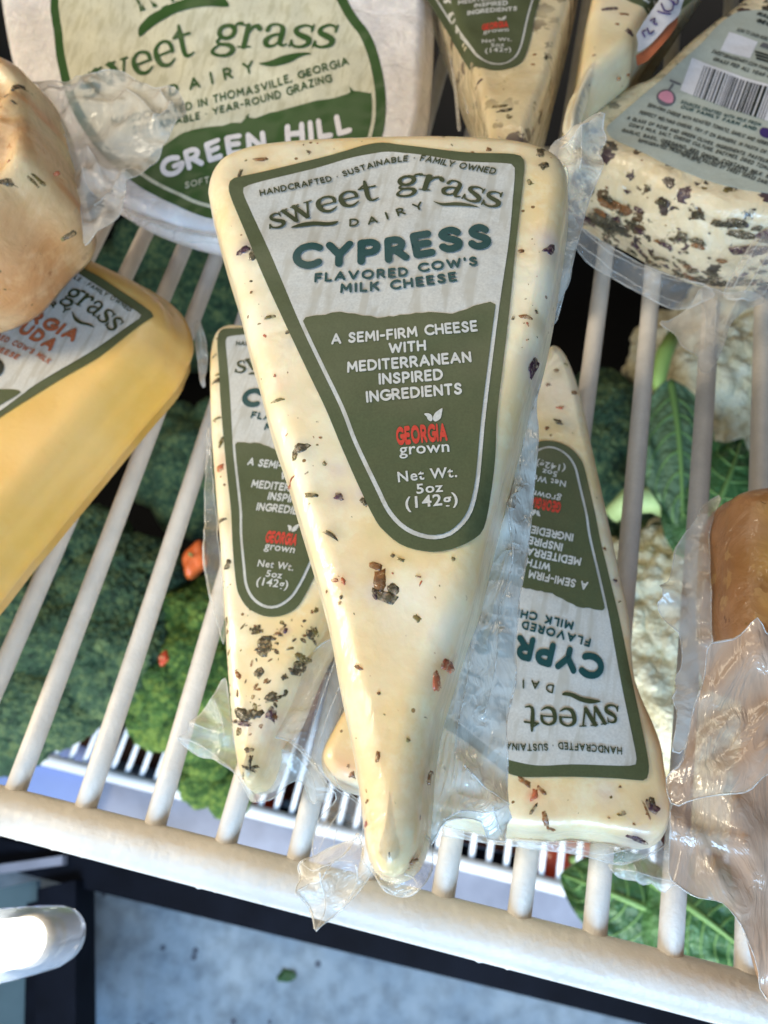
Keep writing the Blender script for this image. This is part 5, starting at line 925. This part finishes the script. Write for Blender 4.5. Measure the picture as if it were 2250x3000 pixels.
leaf('broad veined green leaf at the lower right beside the last wires', (1900, 2580, -.43), (2230, 2830, -.43), .042, -.2, 'leaf', G3, seed=3, veins=7)
leaf('blue green rolled leaf hanging between the two right wires', (1965, 1120, -.33), (2000, 1570, -.33), .030, -.4, 'leafb', G3, seed=4, arch=.01)
leaf('bright green leaf curling beside the rolled leaf, left of the amber wedge', (2030, 1640, -.33), (2170, 1290, -.34), .036, -.3, 'leaf', G3, seed=5)
b = B(); b.tube([px_at(1935, 1180, -.34), px_at(1930, 1110, -.33), px_at(1945, 1040, -.33), px_at(1975, 980, -.34)], [.004, .006, .007, .006], 12); tt = thing('leaf_stalk', 'pale green stalk curving beside the cauliflower at the upper right', 'stalk', px_at(1935, 1180, -.42)); b.mk('stalk', simple('pale_stalk', (.34, .52, .14), .45, .2, 40), tt)
b = B(); b.tube([px_at(1790, 1510, -.35), px_at(1840, 1470, -.34), px_at(1920, 1462, -.34), px_at(1985, 1510, -.35)], [.007, .010, .011, .008], 14); tt = thing('leaf_stalk', 'thick pale stalk crossing behind the second right wire', 'stalk', px_at(1780, 1500, -.42)); b.mk('stalk', simple('light_stalk', (.42, .56, .24), .45, .2, 40), tt)
# red peppers and a chilli glimpsed
M['pep'] = simple('pepper_red', (.55, .06, .02), .25, .2, 30, coat=.4); M['pepo'] = simple('pepper_orange', (.80, .16, .04), .3, .2, 30, coat=.4)
def pepper(label, px, py, z, R, mat, seed):
    V, Fs = ico(4); a = np.arctan2(V[:, 1], V[:, 0]); k = 1 + .10 * np.cos(4 * a) * (1 - V[:, 2] ** 2) - .25 * np.exp(-((1 - V[:, 2]) / .25) ** 2); V = V * k[:, None] * np.array([.8, 1.35, 1.0]) * R
    c = px_at(px, py, z); t_ = thing('pepper', label, 'pepper', c - np.array([0, 0, R]), 'peppers below the shelf'); mk('pepper_body', V + c, Fs, M[mat], t_); b_ = B(); b_.tube([c + np.array([0, 0, R * q]) for q in (.8, 1.0, 1.2)], [R * .12, R * .1, R * .1], 8); b_.mk('pepper_stem', M['stem'], t_)
pepper('orange red pepper between the left wedge and the golden wedge', 572, 1640, -.405, .0125, 'pepo', 1)
pepper('small red pepper bit beside the bright broccoli', 480, 1928, -.375, .0045, 'pep', 2)
pepper('red pepper under the inverted wedge, right of its film border', 1665, 2520, -.72, .045, 'pep', 3)
pepper('red pepper behind the left wedge tip film', 700, 2330, -.72, .06, 'pep', 4)
# lower basket: rail, wires, ledge
low = thing('lower_basket', 'white wire basket shelf further down, holding the vegetables', 'shelf', px_at(900, 2440, ZL))
M['lowire'] = simple('lower_white_wire', (.74, .78, .84), .35, .05, 60)
la, lb = px_at(0, 2192, ZL), px_at(1701, 2616, ZL); ld = (lb - la) / np.linalg.norm(lb - la)
b = B(); b.tube([la + ld * q for q in np.linspace(-.3, 1.2, 8)], .0065, 16); b.mk('front_rail', M['lowire'], low)
w0 = None
for k in range(70):
    p = la + ld * (-.1 + .0165 * k); q = p + np.array([0, .15, -.01])
    b = B(); b.tube([p + np.array([0, 0, -.001]), q], .0030, 8, True)
    o = b.mk('wire', M['lowire'], low)
b = B(); b.box((.1, la[1] + .62, ZL - .16), (2.2, 1.2, .02)); b2 = B(); b2.box((.1, la[1] + .72, ZL - .10), (2.2, 1.1, .02)); dk = b2.mk('deep_shade_sheet', simple('shade_black', (.006, .006, .006), .8, .3, 6, spec=.1), None, False); dk['kind'] = 'structure'  # near-black sheet added to paint the deep shade between the vegetables
tr = b.mk('case_deck', simple('deck_maroon', (.13, .035, .02), .6, .5, 6), None, False); tr['kind'] = 'structure'
# a blue tray under the left part and the grey ledge strip
M['ledge'] = simple('ledge_metal', (.24, .27, .36), .4, .25, 20, bump=.2); M['bluemetal'] = simple('blue_tray', (.20, .30, .62), .4, .1, 10)
def beam(name, p, q, hgt, dep, mat, parent=None, sm=False):
    d = q - p; L_ = np.linalg.norm(d); x = d / L_; y = np.cross([0, 0, 1.], x); R = np.c_[x, y, [0, 0, 1.]]; b_ = B(); b_.box((p + q) / 2, (L_, dep, hgt), R); return b_.mk(name, M[mat], parent, sm)
case = thing('display_case', 'front frame and ledge of the refrigerated display case below the shelf', 'display case', px_at(1125, 2800, -.8))
def pxb(name, dy, z, hgt, dep, mat, x0=-300, x1=2600): beam(name, px_at(x0, 2192 + .2493 * x0 + dy, z), px_at(x1, 2192 + .2493 * x1 + dy, z), hgt, dep, mat, case)
pxb('ledge', 62, -.66, .02, .032, 'ledge'); pxb('ledge_lip', 112, -.67, .02, .016, 'lowire'); pxb('ledge_skirt', 150, -.70, .02, .030, 'ledge')
tr = thing('blue_tray', 'plain blue tray glimpsed under the dark broccoli at the far left', 'tray', px_at(100, 2280, -.63)); beam('tray_base', px_at(-200, 2240, -.63), px_at(262, 2352, -.63), .01, .050, 'bluemetal', tr); beam('tray_wall', px_at(-200, 2130, -.625), px_at(300, 2245, -.625), .01, .03, 'bluemetal', tr)
M['frame'] = simple('black_frame', (.004, .006, .012), .7, .3, 20, spec=.08)
M['floor'] = None
fz = -1.05
fa, fb = px_at(-600, 2395, fz), px_at(2900, 3245, fz)
fy = np.array([0, 1., 0])
f0, f1 = px_at(262, 2605, -.80), px_at(1900, 3003, -.80); fd = (f1 - f0) / np.linalg.norm(f1 - f0); fn = np.array([-fd[1], fd[0], 0])
beam('sill', f0 - fd * 1.2 + fn * .058, f0 + fd * 1.8 + fn * .058, .05, .112, 'frame', case)
beam('sill_step', f0 - fd * 1.2 + fn * .11 + np.array([0, 0, .06]), f0 + fd * 1.8 + fn * .11 + np.array([0, 0, .06]), .05, .05, 'frame', case)
beam('sill_trim', f0 - fd * 1.2 + fn * .03 + np.array([0, 0, .027]), f0 + fd * 1.8 + fn * .03 + np.array([0, 0, .027]), .006, .008, 'frame', case)
# open door edge running down the left: post, gasket, glass
door = thing('glass_door', 'dark framed glass door of the case standing open at the lower left', 'door', px_at(190, 2850, -.8))
p0, p1 = px_at(196, 2590, -.78), px_at(192, 3300, -.78)
beam('door_frame', p0, p1, .05, .046, 'frame', door)
p0, p1 = px_at(118, 2640, -.80), px_at(108, 3300, -.80); beam('door_gasket', p0, p1, .03, .018, 'frame', door)
M['dglass'] = simple('door_glass', (.10, .16, .19), .08, .3, 8, spec=.8)
p0, p1 = px_at(20, 2600, -.84), px_at(0, 3300, -.84); beam('glass_pane', p0, p1, .01, .085, 'dglass', door)
p0, p1 = px_at(-300, 2590, -.76), px_at(190, 2520, -.76); beam('door_rail', p0, p1, .012, .010, 'ledge', door)
# floor
m, nt, p, out = nodes('concrete_floor'); L = nt.links; tc = N(nt, 'ShaderNodeTexCoord'); n1 = N(nt, 'ShaderNodeTexNoise', i_Scale=9.0, i_Detail=8.0, i_Roughness=.6); L.new(tc.outputs['Object'], n1.inputs[0])
n2 = N(nt, 'ShaderNodeTexNoise', i_Scale=45.0, i_Detail=5.0); L.new(tc.outputs['Object'], n2.inputs[0]); c = ramp(nt, n1.outputs['Fac'], [(.3, (.18, .27, .38)), (.7, (.38, .48, .58))]); c2 = ramp(nt, n2.outputs['Fac'], [(.3, (.66, .66, .66)), (.6, (1.1, 1.1, 1.1))])
c = mix(nt, .8, c, c2, 'MULTIPLY'); v_ = N(nt, 'ShaderNodeTexVoronoi', i_Scale=60.0); L.new(tc.outputs['Object'], v_.inputs['Vector']); vs = N(nt, 'ShaderNodeSeparateColor'); L.new(v_.outputs['Color'], vs.inputs[0]); g1 = N(nt, 'ShaderNodeMath', operation='GREATER_THAN', i_1=.9); L.new(vs.outputs[0], g1.inputs[0]); g2 = N(nt, 'ShaderNodeMath', operation='LESS_THAN', i_1=.28); L.new(v_.outputs['Distance'], g2.inputs[0]); g3 = N(nt, 'ShaderNodeMath', operation='MULTIPLY'); L.new(g1.outputs[0], g3.inputs[0]); L.new(g2.outputs[0], g3.inputs[1])
c = mix(nt, g3.outputs[0], c, (.10, .13, .18)); L.new(c, p.inputs['Base Color']); p.inputs['Roughness'].default_value = .75
fl = mk('floor', [(-6, -6, fz), (6, -6, fz), (6, 6, fz), (-6, 6, fz)], [[0, 1, 2, 3]], m, None, False, kind='structure')
lf = catmull([px_at(*q, fz + .003)[:2] for q in [(822, 2850), (835, 2840), (860, 2845), (868, 2862), (850, 2875), (820, 2876), (812, 2862)]], 24)
tt = thing('fallen_leaf', 'small green leaf scrap lying on the floor', 'leaf scrap', px_at(840, 2860, fz)); mk('leaf_scrap', [(x, y, fz + .004 + .004 * math.sin(i)) for i, (x, y) in enumerate(lf)] + [(lf[:, 0].mean(), lf[:, 1].mean(), fz + .010)], [[i, (i + 1) % 24, 24] for i in range(24)], M['leaf'], tt)
# price tag on the lower rail at the right
tg = thing('price_tag', 'red and white tag glimpsed between the inverted wedge and the film', 'tag', px_at(1955, 2230, -.47)); 
b = B(); b.box(px_at(1958, 2215, -.46), (.028, .05, .002)); b.mk('tag_card', M['pwhite'], tg, False); b = B(); b.box(px_at(1945, 2195, -.458), (.016, .022, .002)); b.mk('tag_band', M['lred'], tg, False)

# ================================================================== THE LIT TUBE
tube = thing('tube_lamp', 'bright lit tube lamp with a clear end cap at the lower left', 'lamp', px_at(150, 2760, -.06))
em = bpy.data.materials.new('lit_tube'); em.use_nodes = True; nt = em.node_tree; e_ = nt.nodes.new('ShaderNodeEmission'); e_.inputs[0].default_value = (1, .97, .86, 1); e_.inputs[1].default_value = 7.0; nt.links.new(e_.outputs[0], nt.nodes['Material Output'].inputs[0]); nt.nodes.remove(nt.nodes['Principled BSDF'])
za = -.045; c0 = px_at(112, 2752, za); q = np.array([0, 0, 1.])
b = B(); b.tube([c0, c0 + q * .004, c0 + q * .5], [.0050, .0060, .0060], 24); b.mk('glowing_tube', em, tube)
M['cap'] = simple('lamp_cap', (.62, .52, .40), .2, spec=.9, coat=1); M['capc'] = film_mat('clear_cap', (.8, .85, .95), .35, .8, rough=.05, scale=20)
b = B(); b.tube([c0 - q * .010, c0 - q * .006, c0 - q * .0005], [.0040, .0056, .0060], 24); b.mk('end_cap', M['cap'], tube); b = B(); b.tube([c0 - q * .001, c0 + q * .007], [.0066, .0066], 24); b.mk('end_ring', M['cap'], tube)
b = B(); b.tube([c0 - q * .0150, c0 - q * .0135, c0 - q * .008, c0 + q * .004, c0 + q * .5], [.0055, .0074, .0083, .0086, .0086], 28); b.mk('clear_sleeve', M['capc'], tube)
# dark interior: back wall and liner of the case
M['liner'] = simple('case_liner', (.035, .028, .022), .6, .2, 5)
b = B(); b.box((0, .98, -.2), (2.4, .02, 1.4)); o = b.mk('back_wall', M['liner'], None, False); o['kind'] = 'structure'
for x in (-.95, .95):
    b = B(); b.box((x, .45, -.2), (.02, 1.03, 1.4)); o = b.mk('side_wall', M['liner'], None, False); o['kind'] = 'structure'
